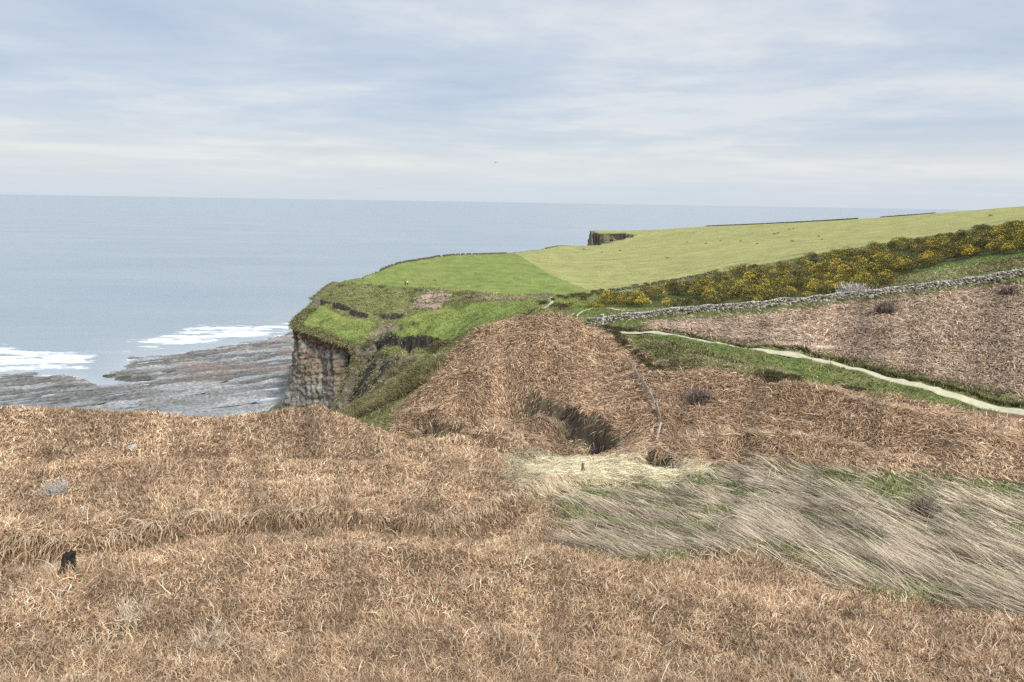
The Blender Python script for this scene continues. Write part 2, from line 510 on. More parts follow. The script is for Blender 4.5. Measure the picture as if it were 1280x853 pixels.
GZONE = zone_of(GU, GV, GY)
BASE = np.array([
 (.17,.115,.072),  # bracken litter
 (.10,.12,.045),    # reed floor
 (.60,.52,.34),     # straw
 (.115,.15,.04),  # green
 (.185,.228,.06),   # bright field
 (.305,.30,.112),   # pale field
 (.15,.14,.06),     # olive scrub
 (.15,.172,.055),   # rough grass
 (.10,.09,.08),
 (.10,.064,.042),
 (.14,.095,.072),
 (.07,.08,.03),
 (.23,.17,.13),
 (.13,.125,.085),
])
GC = BASE[GZONE]
nz = fbm(GX / 9, GY / 9, 4, 61)[..., None]; nz2 = fbm(GX / 2.2, GY / 2.2, 4, 62)[..., None]; nz3 = fbm(GX / 45, GY / 30, 3, 63)[..., None]
GC = GC * (1 + 0.28 * nz + 0.35 * nz2 * (GY[..., None] < 300) + 0.15 * nz3)
m = (GZONE == Z_PALE)[..., None]
GC = np.where(m, GC * (1 + .22 * fbm(GX / 9, GY / 14, 4, 75)[..., None]), GC)
streak = fbm(GX / 60, (GY + 0.25 * GX) / 9, 4, 64)[..., None]
GC = np.where(m, GC * (1 + 0.14 * streak), GC)
GC = np.where(m & (streak > .12), GC * .55 + np.array((.33,.30,.12)) * .45, GC)
# rough ground: patches of dead grass and moss
m = np.isin(GZONE, (Z_ROUGH, Z_GREEN, Z_REED, Z_RIBS, Z_OLIVE))[..., None]
k = sstep(-.05, .35, fbm(GX / 6, GY / 6, 4, 65))[..., None]
GC = np.where(m, GC * (1 - .5 * k) + np.array((.23,.19,.10)) * .5 * k, GC)
m = (GZONE == Z_BRIGHT)[..., None]
k = sstep(-.05, .4, fbm(GX / 14, GY / 22, 5, 66))[..., None]
GC = np.where(m, GC * (1 + .35 * fbm(GX / 5, GY / 12, 4, 76)[..., None]), GC)
GC = np.where(m, GC * (1 - .4 * k) + np.array((.27,.25,.09)) * .4 * k, GC)
# yellowed turf patches in the upper bracken field, olive earth round the slump scars
mp_ = inpoly(GU, GV, [(1020,392),(1100,380),(1180,372),(1290,360),(1290,378),(1180,388),(1080,398)]) & (GY < 118) & (GY > 60)
GC = np.where(mp_[..., None], np.array((.21,.20,.08)), GC)
sc_ = sstep(.05, .5, FACE)[..., None] * ((GY > 45) & (GY < 90))[..., None]
GC = GC * (1 - .6 * sc_) + np.array((.13,.125,.07)) * .6 * sc_
# ribs of pale rock and dead grass
rb_ = ((GZONE == Z_RIBS) * sstep(-.15, .25, fbm(GX / 7, (GY + .45 * GX) / 1.6, 4, 73)))[..., None]
GC = GC * (1 - .65 * rb_) + np.array((.27,.25,.20)) * .65 * rb_
rb_ = ((GZONE == Z_RIBS) * sstep(.05, .3, fbm(GX / 8 + 5, (GY + .45 * GX) / 1.8, 4, 74)))[..., None]
GC = GC * (1 - .5 * rb_) + np.array((.08,.075,.055)) * .5 * rb_
sl_ = (inpoly(GU, GV, [(650,474),(700,498),(760,528),(790,550),(772,568),(738,570),(700,535),(662,502)]) & (GY > 50) & (GY < 90))[..., None]
GC = np.where(sl_, np.array((.15,.14,.08)) * (1 + .5 * nz2), GC)
# bare faces: slope decides
gr = np.gradient(GZ, axis=0) / np.gradient(RR)[:, None]
ga = np.gradient(GZ, axis=1) / (RR[:, None] * np.gradient(AZ)[None])
SLOPE = np.hypot(gr, ga)
SLOPE_DIR = np.arctan2(0, 1) + 0
steep = sstep(0.9, 1.5, SLOPE + .25 * fbm(GX / 1.5, GY / 1.5, 3, 67)) * (GY > 45)
steep = np.maximum(steep, (LAND < 5) & (GY > 300) & (SLOPE > .25))
soil = np.where((GY > 120)[..., None], np.array((.05,.044,.038)), np.array((.12,.095,.065)))  # distant scarp soil is darkened to paint in the shade of their undercuts
soil = soil * (1 + 1.3 * fbm(GX / 1.2, GZ / .4, 3, 68)[..., None])
GC = GC * (1 - steep[..., None]) + soil * steep[..., None]
# the landslip of bare earth on the far field's edge, and the grey scree under the dark scarp
for poly, y0, y1, c in (
   ([(512,385),(520,372),(538,365),(566,366),(560,374),(548,384),(520,386)], 190, 260, (.36,.27,.21)),
   ([(505,470),(515,452),(540,445),(550,470),(560,480),(545,482),(530,478)], 110, 165, (.20,.19,.16)),
   ([(460,430),(462,418),(480,406),(500,404),(490,414),(476,425)], 140, 215, (.24,.19,.15)),
   ([(578,376),(600,367),(640,370),(690,366),(690,374),(640,377)], 170, 260, (.17,.12,.10))):
    mm = inpoly(GU + 4 * vnoise(GU / 6, GV / 4, 71), GV + 2 * vnoise(GU / 6, GV / 4, 72), poly) & (GY > y0) & (GY < y1)
    GC = np.where(mm[..., None], np.array(c) * (1 + .3 * nz2), GC)
GC = np.clip(GC, .01, .9)

verts = np.stack([GX, GY, GZ], -1).reshape(-1, 3)
zi = GZ
under = (zi[:-1, :-1] < -2.5) & (zi[1:, 1:] < -2.5) & (zi[1:, :-1] < -2.5) & (zi[:-1, 1:] < -2.5)
faces = grid_faces(NR, NA, ~under)[:, ::-1]


def litter(nt, c, geo):
    n2_ = noise_node(nt, 26.0, 5, .7, geo.outputs['Position'])
    return mix(nt, 1.0, c, ramp(nt, n2_.outputs['Fac'], [(.38, .35), (.62, 1.35)]).outputs['Color'], 'MULTIPLY')


M_ground = tint_mat('ground_turf', 0.95, 0.1, nscale=2.2, lo=.72, hi=1.28, bump=.6, bscale=5.0, bdist=.12, extra=litter)
ground = mesh_np('ground', verts, faces, M_ground, cols=GC.reshape(-1, 3), smooth=True)
tag(ground, kind='structure')
# ---------------------------------------------------------------- sea, surf and the tidal rock shelf
A2 = np.concatenate([np.radians(np.arange(-180, -38, 4.0)), np.radians(np.arange(-38, 20.01, 0.12)), np.radians(np.arange(24, 181, 4.0))])
r2 = [20.0]
while r2[-1] < 60000:
    r = r2[-1]; r2.append(r + (r * .1 if r < 140 else max(r * .0045, .8) if r < 420 else r * .02 if r < 3000 else r * .12))
R2 = np.array(r2)
SX = R2[:, None] * np.sin(A2)[None]; SY = R2[:, None] * np.cos(A2)[None]
SU, SV = project(SX, SY, np.zeros_like(SX))
wob = 8 * vnoise(SU / 40, SV / 10, 81) + 4 * vnoise(SU / 12, SV / 4, 82)
# shelf: 0 outside, 1 well inside
SHELF = [(-300,468),(0,469),(50,465),(95,470),(125,482),(150,478),(138,470),(160,458),(158,447),(230,440),(300,430),(345,420),(380,412),(400,410),(400,640),(-300,640)]


def shelf_mask(x, y):
    u, v = project(x, y, np.zeros_like(x))
    u = u + 10 * vnoise(u / 30, v / 7, 83) + 5 * vnoise(u / 9, v / 3, 84)
    v = v + 2.5 * vnoise(u / 30, v / 7, 85)
    d, _, _ = polydist(u, v * 2.5, [(a, b * 2.5) for a, b in SHELF])
    return np.where(inpoly(u, v, SHELF), d, -d), u, v


inview = (np.abs(np.arctan2(SX, SY)) < .7) & (SY > 120) & (SY < 700)
foam = np.zeros_like(SX)
FO = [([(-300,425),(0,430),(70,436),(128,440),(140,448),(120,458),(60,464),(0,468),(-300,470)], 1.2),
      ([(150,432),(200,416),(245,406),(290,402),(330,402),(385,398),(400,404),(390,412),(350,418),(310,426),(250,433),(150,442)], 1.18),
      ([(70,452),(130,448),(150,450),(120,462),(90,468)], .75)]
for pol, s in FO:
    d, _, _ = polydist(SU + wob, (SV + wob * .12) * 2.2, [(a, b * 2.2) for a, b in pol])
    ins = inpoly(SU + wob, SV + wob * .12, pol)
    foam = np.maximum(foam, s * np.where(ins, sstep(0, 22, d) * .6 + .4, np.exp(-d / 7) * .4))
foam = np.where(inpoly(SU, SV, SHELF), np.maximum(foam, .62), foam)
foam = foam * inview
foam = foam * (.72 + .9 * fbm(SX / 16, SY / 6, 4, 86) + .55 * sstep(-.1, .35, fbm(SX / 45, (SY - .15 * SX) / 7, 4, 87)))
shal = np.zeros_like(SX)
d, _, _ = polydist(SU, SV * 2.2, [(a, b * 2.2) for a, b in SHELF])
shal = np.exp(-d / 40) * inview
sc = np.stack([np.clip(foam, 0, 1), np.clip(shal, 0, 1), np.zeros_like(SX)], -1)

m_sea, nt, b = new_mat('sea_water', .12, .5)
at = N(nt, 'ShaderNodeAttribute', attribute_name='tint')
sep = N(nt, 'ShaderNodeSeparateColor'); nt.links.new(at.outputs['Color'], sep.inputs[0])
geo = N(nt, 'ShaderNodeNewGeometry')
mp = N(nt, 'ShaderNodeMapping'); mp.inputs['Scale'].default_value = (.35, 1.0, 1.0); mp.inputs['Rotation'].default_value = (0, 0, math.radians(-6))
nt.links.new(geo.outputs['Position'], mp.inputs['Vector'])
f1 = noise_node(nt, .55, 9, .78, mp.outputs[0]); 
fsum = N(nt, 'ShaderNodeMath', operation='MULTIPLY_ADD'); nt.links.new(f1.outputs['Fac'], fsum.inputs[0]); fsum.inputs[1].default_value = 2.4; fsum.inputs[2].default_value = -1.85
fa = N(nt, 'ShaderNodeMath', operation='ADD'); nt.links.new(fsum.outputs[0], fa.inputs[0]); nt.links.new(sep.outputs[0], fa.inputs[1])
fr = ramp(nt, fa.outputs[0], [(0.0, 0.0), (0.12, .3), (0.5, 1.0)])
deep = mix(nt, sep.outputs[1], (.20, .24, .27), (.32, .35, .36))
big = noise_node(nt, .012, 4, .6, mp.outputs[0])
deep = mix(nt, ramp(nt, big.outputs['Fac'], [(.35, 0.), (.65, 1.)]).outputs['Color'], deep, mix(nt, .5, deep, (.27, .31, .33)))
nt.links.new(mix(nt, fr.outputs['Color'], deep, (.78, .80, .80)), b.inputs['Base Color'])
rm = N(nt, 'ShaderNodeMapRange'); nt.links.new(fr.outputs['Color'], rm.inputs[0]); rm.inputs[3].default_value = .22; rm.inputs[4].default_value = .9
nt.links.new(rm.outputs[0], b.inputs['Roughness'])
b.inputs['IOR'].default_value = 1.33
w1 = noise_node(nt, .5, 6, .65, mp.outputs[0]); w2 = noise_node(nt, .05, 4, .6, mp.outputs[0])
ws = N(nt, 'ShaderNodeMath', operation='MULTIPLY_ADD'); nt.links.new(w2.outputs['Fac'], ws.inputs[0]); ws.inputs[1].default_value = 4.0; nt.links.new(w1.outputs['Fac'], ws.inputs[2])
bp = N(nt, 'ShaderNodeBump'); bp.inputs['Strength'].default_value = .6; bp.inputs['Distance'].default_value = .5
nt.links.new(ws.outputs[0], bp.inputs['Height']); nt.links.new(bp.outputs['Normal'], b.inputs['Normal'])
sea = mesh_np('sea', np.stack([SX, SY, np.zeros_like(SX)], -1).reshape(-1, 3), grid_faces(len(R2), len(A2))[:, ::-1], m_sea, cols=sc.reshape(-1, 3), smooth=True)
tag(sea, kind='structure')

# rock shelf: tilted strata standing just clear of the water
sx = np.arange(-290, -20, .45); sy = np.arange(150, 345, .5)
QX, QY = np.meshgrid(sx, sy)
msk, qu, qv = shelf_mask(QX, QY)
th = math.radians(36)          # strike of the beds
al = QX * math.cos(th) + QY * math.sin(th); ac = -QX * math.sin(th) + QY * math.cos(th)
ac = ac + 3 * fbm(QX / 30, QY / 30, 3, 91)
ph = ac / 7.5 + 1.1 * fbm(al / 34, ac / 14, 4, 92)
saw = (ph % 1.0) ** 1.5
ph2 = ac / 2.4 + .9 * fbm(al / 14, ac / 6, 3, 93)
saw2 = (ph2 % 1.0) ** 1.3
lump = fbm(al / 9, ac / 3, 4, 94)
blk = fbm(QX / 1.6, QY / 1.6, 3, 97)
hz = -.16 + .7 * saw * (.4 + 1.0 * sstep(-.4, .5, lump)) + .13 * saw2 + .22 * lump + .16 * blk * sstep(-.1, .4, fbm(QX / 18, QY / 12, 3, 98)) + .20 * fbm(QX / 40, QY / 25, 3, 95)
hz = hz + .09 * sstep(-2, 14, msk) - .9 * sstep(8, -6, msk)
# broken larger ledges
for (pu, pv, pw, ph_) in ((150,471,16,.9),(168,473,22,.8),(40,475,60,.35),(90,484,40,.4),(215,468,60,.2)):
    g = np.exp(-(((qu - pu) / pw) ** 2 + ((qv - pv) / 3.2) ** 2) ** 1.5)
    hz += g * ph_
col = np.array((.115,.112,.105)) * (.55 + .7 * saw[..., None] + .45 * saw2[..., None] + .9 * lump[..., None] + .6 * blk[..., None])
band = sstep(-.1, .3, fbm(al / 40, ac / 6, 4, 89))[..., None]  # pale beds, colour lightened further to paint the sheen of reflective wet strips
col = col * (1 - .6 * band) + np.array((.36,.36,.36)) * .6 * band
br = sstep(-.1, .3, fbm(QX / 30, QY / 12, 3, 96)) * sstep(492, 468, qv)
col = col * (1 - .5 * br[..., None]) + np.array((.20,.135,.105)) * .5 * br[..., None]
grn = sstep(.1, .4, fbm(QX / 12, QY / 9, 3, 99))
col = col * (1 - .3 * grn[..., None]) + np.array((.10,.11,.06)) * .3 * grn[..., None]
lt = sstep(470, 520, qv) * sstep(150, 300, qu)
col = col * (1 - .6 * lt[..., None]) + np.array((.36,.36,.35)) * .6 * lt[..., None]
lowc = sstep(.05, -.1, hz)
crk = (np.abs(saw - .5) < 2) & ((ph % 1.0) < .17) & (fbm(al / 30, ac / 5, 3, 88) > -.05)
col = np.where(crk[..., None], np.array((.025,.024,.026)), col)
col = np.clip(col, .02, .8)
def wet(nt, c, geo): return c
M_shelf = tint_mat('wet_rock', .8, .15, nscale=1.1, lo=.45, hi=1.5, bump=.8, bscale=1.6, bdist=.35)
keep = (hz > -.35); kf = keep[:-1, :-1] | keep[1:, 1:]
shelf = mesh_np('tidal_rock_shelf', np.stack([QX, QY, hz], -1).reshape(-1, 3), grid_faces(len(sy), len(sx), kf), M_shelf, cols=col.reshape(-1, 3), smooth=False)
tag(shelf, kind='structure')
# ---------------------------------------------------------------- cliffs: rock faces that stand along the coast line
def resample(pts_, step, smooth=2):
    p = np.array(pts_, float)
    seg = np.hypot(*(p[1:] - p[:-1]).T); s = np.concatenate([[0], np.cumsum(seg)])
    t = np.arange(0, s[-1], step)
    q = np.stack([np.interp(t, s, p[:, 0]), np.interp(t, s, p[:, 1])], 1)
    k = max(1, int(smooth / step)); ker = np.hanning(2 * k + 1); ker /= ker.sum()
    for c in (0, 1):
        qq = np.pad(q[:, c], k, mode='edge'); q[:, c] = np.convolve(qq, ker, 'valid')
    return q, t


def cliff_ribbon(name, line, rows, step, zb, colf, amp=1.0, batter=3.0, inland=3.0, notches=()):
    q, t = resample(line, step, 3.0)
    tg = np.gradient(q, axis=0); tg /= np.hypot(*tg.T)[:, None]
    nrm = np.stack([tg[:, 1], -tg[:, 0]], 1)
    test = coast_sd(q[:, 0] + nrm[:, 0] * 2, q[:, 1] + nrm[:, 1] * 2)
    if np.median(test) > 0: nrm = -nrm
    top = ground_z(q[:, 0] - nrm[:, 0] * inland, q[:, 1] - nrm[:, 1] * inland)
    k = 5; top = np.convolve(np.pad(top, k, mode='edge'), np.ones(2 * k + 1) / (2 * k + 1), 'valid')
    T = np.linspace(0, 1, rows)[:, None]; S = t[None, :]
    lip = 9
    Z = top[None] + (zb - top[None]) * T
    hgt = (top[None] - Z)
    butt = 1.9 * fbm(S / 7.5 + hgt / 40, hgt / 26, 3, 101) + .8 * (np.abs(vnoise(S / 2.6 + .12 * hgt / 3, hgt / 14, 102)) - .35)
    ledge = .55 * fbm(S / 9, (Z + .16 * S) / 1.3, 3, 103) + .4 * vnoise(S / 30, Z / 3.2, 104)
    fine = .75 * fbm(S / 1.1, Z / 1.0, 4, 105)
    crack = -1.3 * np.exp(-(np.abs(fbm(S / 4.5 + fbm(S / 9, Z / 9, 2, 107) * .6, Z / 30, 2, 106)) / .05) ** 2)
    off = batter * (T ** 1.6) + amp * (butt + ledge + fine + crack) * sstep(0, .08, T)
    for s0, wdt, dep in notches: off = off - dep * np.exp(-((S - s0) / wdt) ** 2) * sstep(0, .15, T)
    X = q[None, :, 0] + nrm[None, :, 0] * off; Y = q[None, :, 1] + nrm[None, :, 1] * off
    ii = np.linspace(-inland, -.3, lip)[:, None]
    lx = q[None, :, 0] + nrm[None, :, 0] * ii; ly = q[None, :, 1] + nrm[None, :, 1] * ii
    lz = top[None] + .12 * fbm(lx / 2, ly / 2, 2, 108) + np.linspace(.02, .12, lip)[:, None]
    steepk = sstep(.12, .45, np.abs(np.gradient(top)) / step)[None, :]
    jag = steepk * (1.5 * fbm(S / 2.6, S * 0, 4, 117) + .6 * ((S / 2.3 + .4 * fbm(S / 5, S * 0, 2, 118)) % 1.0))
    gl_ = ground_z(lx, ly); lz = np.where(ii < -2.2, np.maximum(gl_ + .03, lz - 3 * steepk), lz) + jag * np.linspace(.1, 1, lip)[:, None]
    lx = lx + nrm[None, :, 0] * steepk * 1.2 * fbm(lx * 0 + S / 1.7, lz / 1.2, 3, 119); ly = ly + nrm[None, :, 1] * steepk * 1.2 * fbm(lx * 0 + S / 1.7, lz / 1.2, 3, 119)
    Z = Z + jag * (1 - T) ** 2
    lk = sstep(.12, .45, np.abs(np.gradient(top)) / step)[None, :, None]
    V = np.stack([np.vstack([lx, X]), np.vstack([ly, Y]), np.vstack([lz, Z])], -1)
    C = np.concatenate([np.tile(np.array((.13, .135, .05)), (lip, len(t), 1)) * (1 + .4 * fbm(lx / 1.5, ly / 1.5, 3, 109)[..., None]) * (1 - lk) + np.array((.13, .12, .09)) * (1 + 1.1 * fbm(lx / 1.2, ly / 1.2, 3, 110)[..., None]) * lk, colf(S + 0 * Z, Z, T + 0 * Z, hgt, off)], 0)
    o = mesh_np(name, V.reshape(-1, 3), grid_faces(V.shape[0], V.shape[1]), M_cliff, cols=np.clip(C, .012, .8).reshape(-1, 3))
    tag(o, kind='structure')
    return o, V[:lip + 1]


M_cliff = tint_mat('cliff_rock', .92, .15, nscale=1.1, lo=.6, hi=1.4, bump=.9, bscale=2.2, bdist=.5)


def near_cliff_col(S, Z, T, hgt, off):
    a = fbm(S / 6, Z / 5, 4, 111)[..., None]; b_ = fbm(S / 2.2, Z / 9, 4, 112)[..., None]; c_ = fbm(S / 1.0, Z / .8, 3, 113)[..., None]
    grey = np.array((.20, .185, .155)); pale = np.array((.37, .35, .30)); orange = np.array((.32, .20, .115)); dark = np.array((.06, .05, .045)); soil = np.array((.13, .085, .06)); moss = np.array((.10, .11, .04))
    c = grey * (1 + .5 * b_) + 0 * a
    k = sstep(.0, .4, a + .3 * b_); c = c * (1 - .6 * k) + pale * .6 * k
    tt = T[..., None]
    k = sstep(.12, .25, tt + .1 * a) * sstep(.62, .4, tt + .2 * b_) * sstep(-.25, .2, fbm(S / 7 + 3, Z / 8, 3, 114)[..., None]); c = c * (1 - .5 * k) + orange * (1 + .6 * c_) * .5 * k
    k = sstep(.15, .08, tt + .12 * b_); c = c * (1 - k) + soil * (1 + .8 * c_) * k
    k = sstep(.045, .02, tt + .03 * b_); c = c * (1 - k) + moss * k
    k = sstep(.25, .5, fbm(S / 5, Z / 6, 3, 115)[..., None]); c = c * (1 - .5 * k) + moss * .5 * k
    k = sstep(.12, .4, fbm(S / 1.6, Z / 6, 3, 116)[..., None]); c = c * (1 - .45 * k) + dark * .45 * k
    cv_ = np.exp(-((S - 50.5) / 1.5) ** 2)[..., None] * sstep(.15, .3, tt); c = c * (1 - .85 * cv_) + np.array((.03, .028, .03)) * .85 * cv_  # near-black colour paints the shade inside the crevice
    return c * (1 + .3 * c_)


i0 = COAST.index((-38,128)); i1 = COAST.index((-62,258))
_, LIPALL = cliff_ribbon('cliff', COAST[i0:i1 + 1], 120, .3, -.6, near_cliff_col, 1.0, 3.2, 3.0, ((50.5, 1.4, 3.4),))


LIPV = LIPALL[-1]; LIPALL = LIPALL.reshape(-1, 3)


def far_cliff_col(S, Z, T, hgt, off):
    a = fbm(S / 14, Z / 1.8, 4, 121)[..., None]; b_ = fbm(S / 5, Z / 7, 3, 122)[..., None]
    c = np.array((.19, .165, .13)) * (1 + .9 * a + .3 * b_)
    k = sstep(.3, .05, T[..., None] + .2 * b_); return c * (1 - .6 * k) + np.array((.15, .15, .06)) * .6 * k


i0 = COAST.index((22,530)); i1 = COAST.index((140,820))
cliff_ribbon('cliff', COAST[i0:i1 + 1], 40, 1.2, -.6, far_cliff_col, 1.6, 5, 4.0)

# bed of tilted rock running out at the cliff foot
gx = np.linspace(-1, 1, 150)[None, :]; gy = np.linspace(-1, 1, 110)[:, None]
c0 = np.array((-65.0, 196.0)); 
RX = c0[0] + 12 * gx + 0 * gy; RY = c0[1] + 14 * gy + 0 * gx
bed = (RX * .75 + RY * .66 + 1.2 * fbm(RX / 6, RY / 6, 2, 131)) / 1.7
rz = 6.5 * np.exp(-(((RX - c0[0] - 4) / 6.5) ** 2 + ((RY - c0[1] - 1) / 8) ** 2)) + 1.1 * (bed % 1.0) + 1.0 * fbm(RX / 3, RY / 3, 4, 132) - 1.5
rc = np.array((.10, .10, .075)) * (1 + .7 * fbm(RX / 2, RY / 2, 3, 133)[..., None] + .5 * (bed % 1.0)[..., None])
rk = rz > -.8
o = mesh_np('rocky_foreshore', np.stack([RX, RY, rz], -1).reshape(-1, 3), grid_faces(110, 150, (rk[:-1, :-1] | rk[1:, 1:])), M_cliff, cols=np.clip(rc, .02, .6).reshape(-1, 3))
tag(o, kind='structure')

# ---------------------------------------------------------------- the gravel path
def world_line(pl):
    return [tuple(P(*c)[:2]) for c in pl]


def smooth_line(pl, step, sm): return resample(pl, step, sm)[0]


M_path = tint_mat('pale_gravel', .95, .1, nscale=3.0, lo=.8, hi=1.15, bump=.4, bscale=9, bdist=.04)


def path(name, pl, w0, w1, step=.5, col=(.45, .42, .29), lift=.07):
    q = smooth_line(pl, step, 5.0 if w0 > 1 else 2.5)
    tg = np.gradient(q, axis=0); tg /= np.hypot(*tg.T)[:, None]; nr = np.stack([-tg[:, 1], tg[:, 0]], 1)
    n_ = len(q); ww = np.linspace(w0, w1, n_) * (1 + .22 * vnoise(np.arange(n_) * step / 2.2, np.zeros(n_), 141))
    e = np.array([-1, -.6, 0, .6, 1.0])
    X = q[:, 0][:, None] + nr[:, 0][:, None] * e * ww[:, None] / 2; Y = q[:, 1][:, None] + nr[:, 1][:, None] * e * ww[:, None] / 2
    Z = ground_z(X, Y); mid = Z.mean(1, keepdims=True)
    Z = np.maximum(Z, mid - .05) + lift * np.array([.1, 1, 1, 1, .1])
    C = np.array(col) * (1 + .2 * fbm(X / 1.3, Y / 1.3, 3, 142)[..., None]) * np.array([.7, 1, .95, 1, .7])[None, :, None]
    o = mesh_np(name, np.stack([X, Y, Z], -1).reshape(-1, 3), grid_faces(n_, 5), M_path, cols=C.reshape(-1, 3), smooth=True)
    return tag(o, kind='structure'), q


PATH_MAIN = world_line([(1420,560,54),(1280,517,60),(1150,483,66),(1050,460,72),(950,440,80),(850,426,90),(790,418,98),(753,412,105),(722,409,109),(706,405,113)])
_, PATHQ = path('gravel_path', PATH_MAIN, 1.9, 1.1)
TRAIL = [tuple(hit(u, v, 100)[:2]) for u, v in ((705,404),(712,398),(722,393),(738,386),(752,383),(765,387),(785,389),(806,389))]
_, TRAILQ = path('footpath', TRAIL, .35, .35, .4)
TR2 = [tuple(hit(u, v, 110)[:2]) for u, v in ((676,389),(682,384),(690,379),(686,374),(700,370))]
path('footpath', TR2, .8, .5, .4, (.42, .40, .27))
# ---------------------------------------------------------------- blades and stalks
VISF = VIS.astype(float)
PARR = np.array([(a, b) for a, b in PATHQ[::4]]); TARR = np.array([(a, b) for a, b in TRAILQ[::3]])


def near_path(x, y, w=1.1):
    d, _, _ = polydist(x, y, [tuple(p) for p in PARR], False)
    return d < w


def scatter(n, zones, r0, r1, az0=-.76, az1=.76, patch=None, power=0.0, ufilter=None):
    n = int(n * 1.16)
    """places on the ground, denser near the eye, only on the given cover"""
    out = []
    tot = 0
    for _ in range(14):
        a = rng.uniform(az0, az1, n * 2)
        t = rng.uniform(0, 1, n * 2)
        if power:  # more of them far away
            t = t ** (1 / (1 + power))
        r = r0 * (r1 / r0) ** t
        x = r * np.sin(a); y = r * np.cos(a)
        z = ground_z(x, y)
        vis = sample(VISF, x, y) > .3
        x, y, z = x[vis], y[vis], z[vis]
        u, v = project(x, y, z)
        jj = np.clip(40 / np.maximum(y, 20), .1, 1.6)
        ok = np.isin(zone_of(u + rng.normal(0, 9, len(u)) * jj, v + rng.normal(0, 5, len(u)) * jj, y), zones) & (u > -260) & (u < 1560) & (v < 920) & (coast_sd(x, y) > 1.0)
        if ufilter is not None: ok &= ufilter(u, v, y)
        if patch is not None: ok &= rng.uniform(0, 1, len(x)) < patch(x, y)
        ok &= ~near_path(x, y)
        out.append(np.stack([x, y, z], 1)[ok]); tot += ok.sum()
        if tot >= n: break
    p = np.concatenate(out)[:n]
    return p


def downhill(p, e=1.5):
    gx = ground_z(p[:, 0] + e, p[:, 1]) - ground_z(p[:, 0] - e, p[:, 1])
    gy = ground_z(p[:, 0], p[:, 1] + e) - ground_z(p[:, 0], p[:, 1] - e)
    return np.arctan2(-gy, -gx), np.hypot(gx, gy) / (2 * e)


def strands(p, ang, el0, el1, length, width, cols, K=4, curl=0.0, sink=.02):
    """ribbons rising from p and bending over; arrays per strand"""
    n_ = len(p)
    pos = p.copy(); pos[:, 2] -= sink
    sgn = rng.choice([-1, 1], n_)
    wa = ang + math.pi / 2 + rng.normal(0, .5, n_)
    wv = np.stack([np.cos(wa), np.sin(wa), rng.normal(0, .35, n_)], 1) * (width / 2)[:, None]
    P_ = []
    for k in range(K):
        t = k / (K - 1)
        tw = 1.0 - .75 * t
        P_.append(pos - wv * tw); P_.append(pos + wv * tw)
        el = el0 + (el1 - el0) * t
        aa = ang + curl * sgn * t
        st = (length / (K - 1))[:, None]
        pos = pos + st * np.stack([np.cos(el) * np.cos(aa), np.cos(el) * np.sin(aa), np.sin(el)], 1)
    V = np.stack(P_, 1)                       # n, 2K, 3
    base = (np.arange(n_) * 2 * K)[:, None, None]
    f = np.array([[2 * k, 2 * k + 1, 2 * k + 3, 2 * k + 2] for k in range(K - 1)])[None]
    F = (base + f).reshape(-1, 4)
    C = np.repeat(cols[:, None, :], 2 * K, 1)
    return V.reshape(-1, 3), F, C.reshape(-1, 3)


def join(parts):
    V, F, C = [], [], []
    o = 0
    for v, f, c in parts:
        V.append(v); F.append(f + o); C.append(c); o += len(v)
    return np.concatenate(V), np.concatenate(F), np.concatenate(C)


def pick(n_, pal, wts, jit=.18):
    pal = np.array(pal); k = rng.choice(len(pal), n_, p=np.array(wts) / sum(wts))
    c = pal[k] * (1 + rng.normal(0, jit, n_))[:, None]
    return np.clip(c, .01, .85)


M_blade, nt, b = new_mat('dry_stalk', .85, .15)
at = N(nt, 'ShaderNodeAttribute', attribute_name='tint'); nt.links.new(at.outputs['Color'], b.inputs['Base Color'])
tr = N(nt, 'ShaderNodeBsdfTranslucent'); nt.links.new(at.outputs['Color'], tr.inputs['Color'])
ms = N(nt, 'ShaderNodeMixShader'); ms.inputs[0].default_value = .22
nt.links.new(b.outputs[0], ms.inputs[1]); nt.links.new(tr.outputs[0], ms.inputs[2]); nt.links.new(ms.outputs[0], nt.nodes['Material Output'].inputs[0])

BR_PAL = [(.475,.32,.195), (.31,.195,.115), (.61,.45,.29), (.125,.075,.045), (.70,.58,.42)]
BR_W = [4, 3.5, 2.6, 2.0, .9]


def clumpy(scale, lo, seed):
    return lambda x, y: lo + (1 - lo) * sstep(-.35, .25, fbm(x / scale, y / scale, 3, seed))


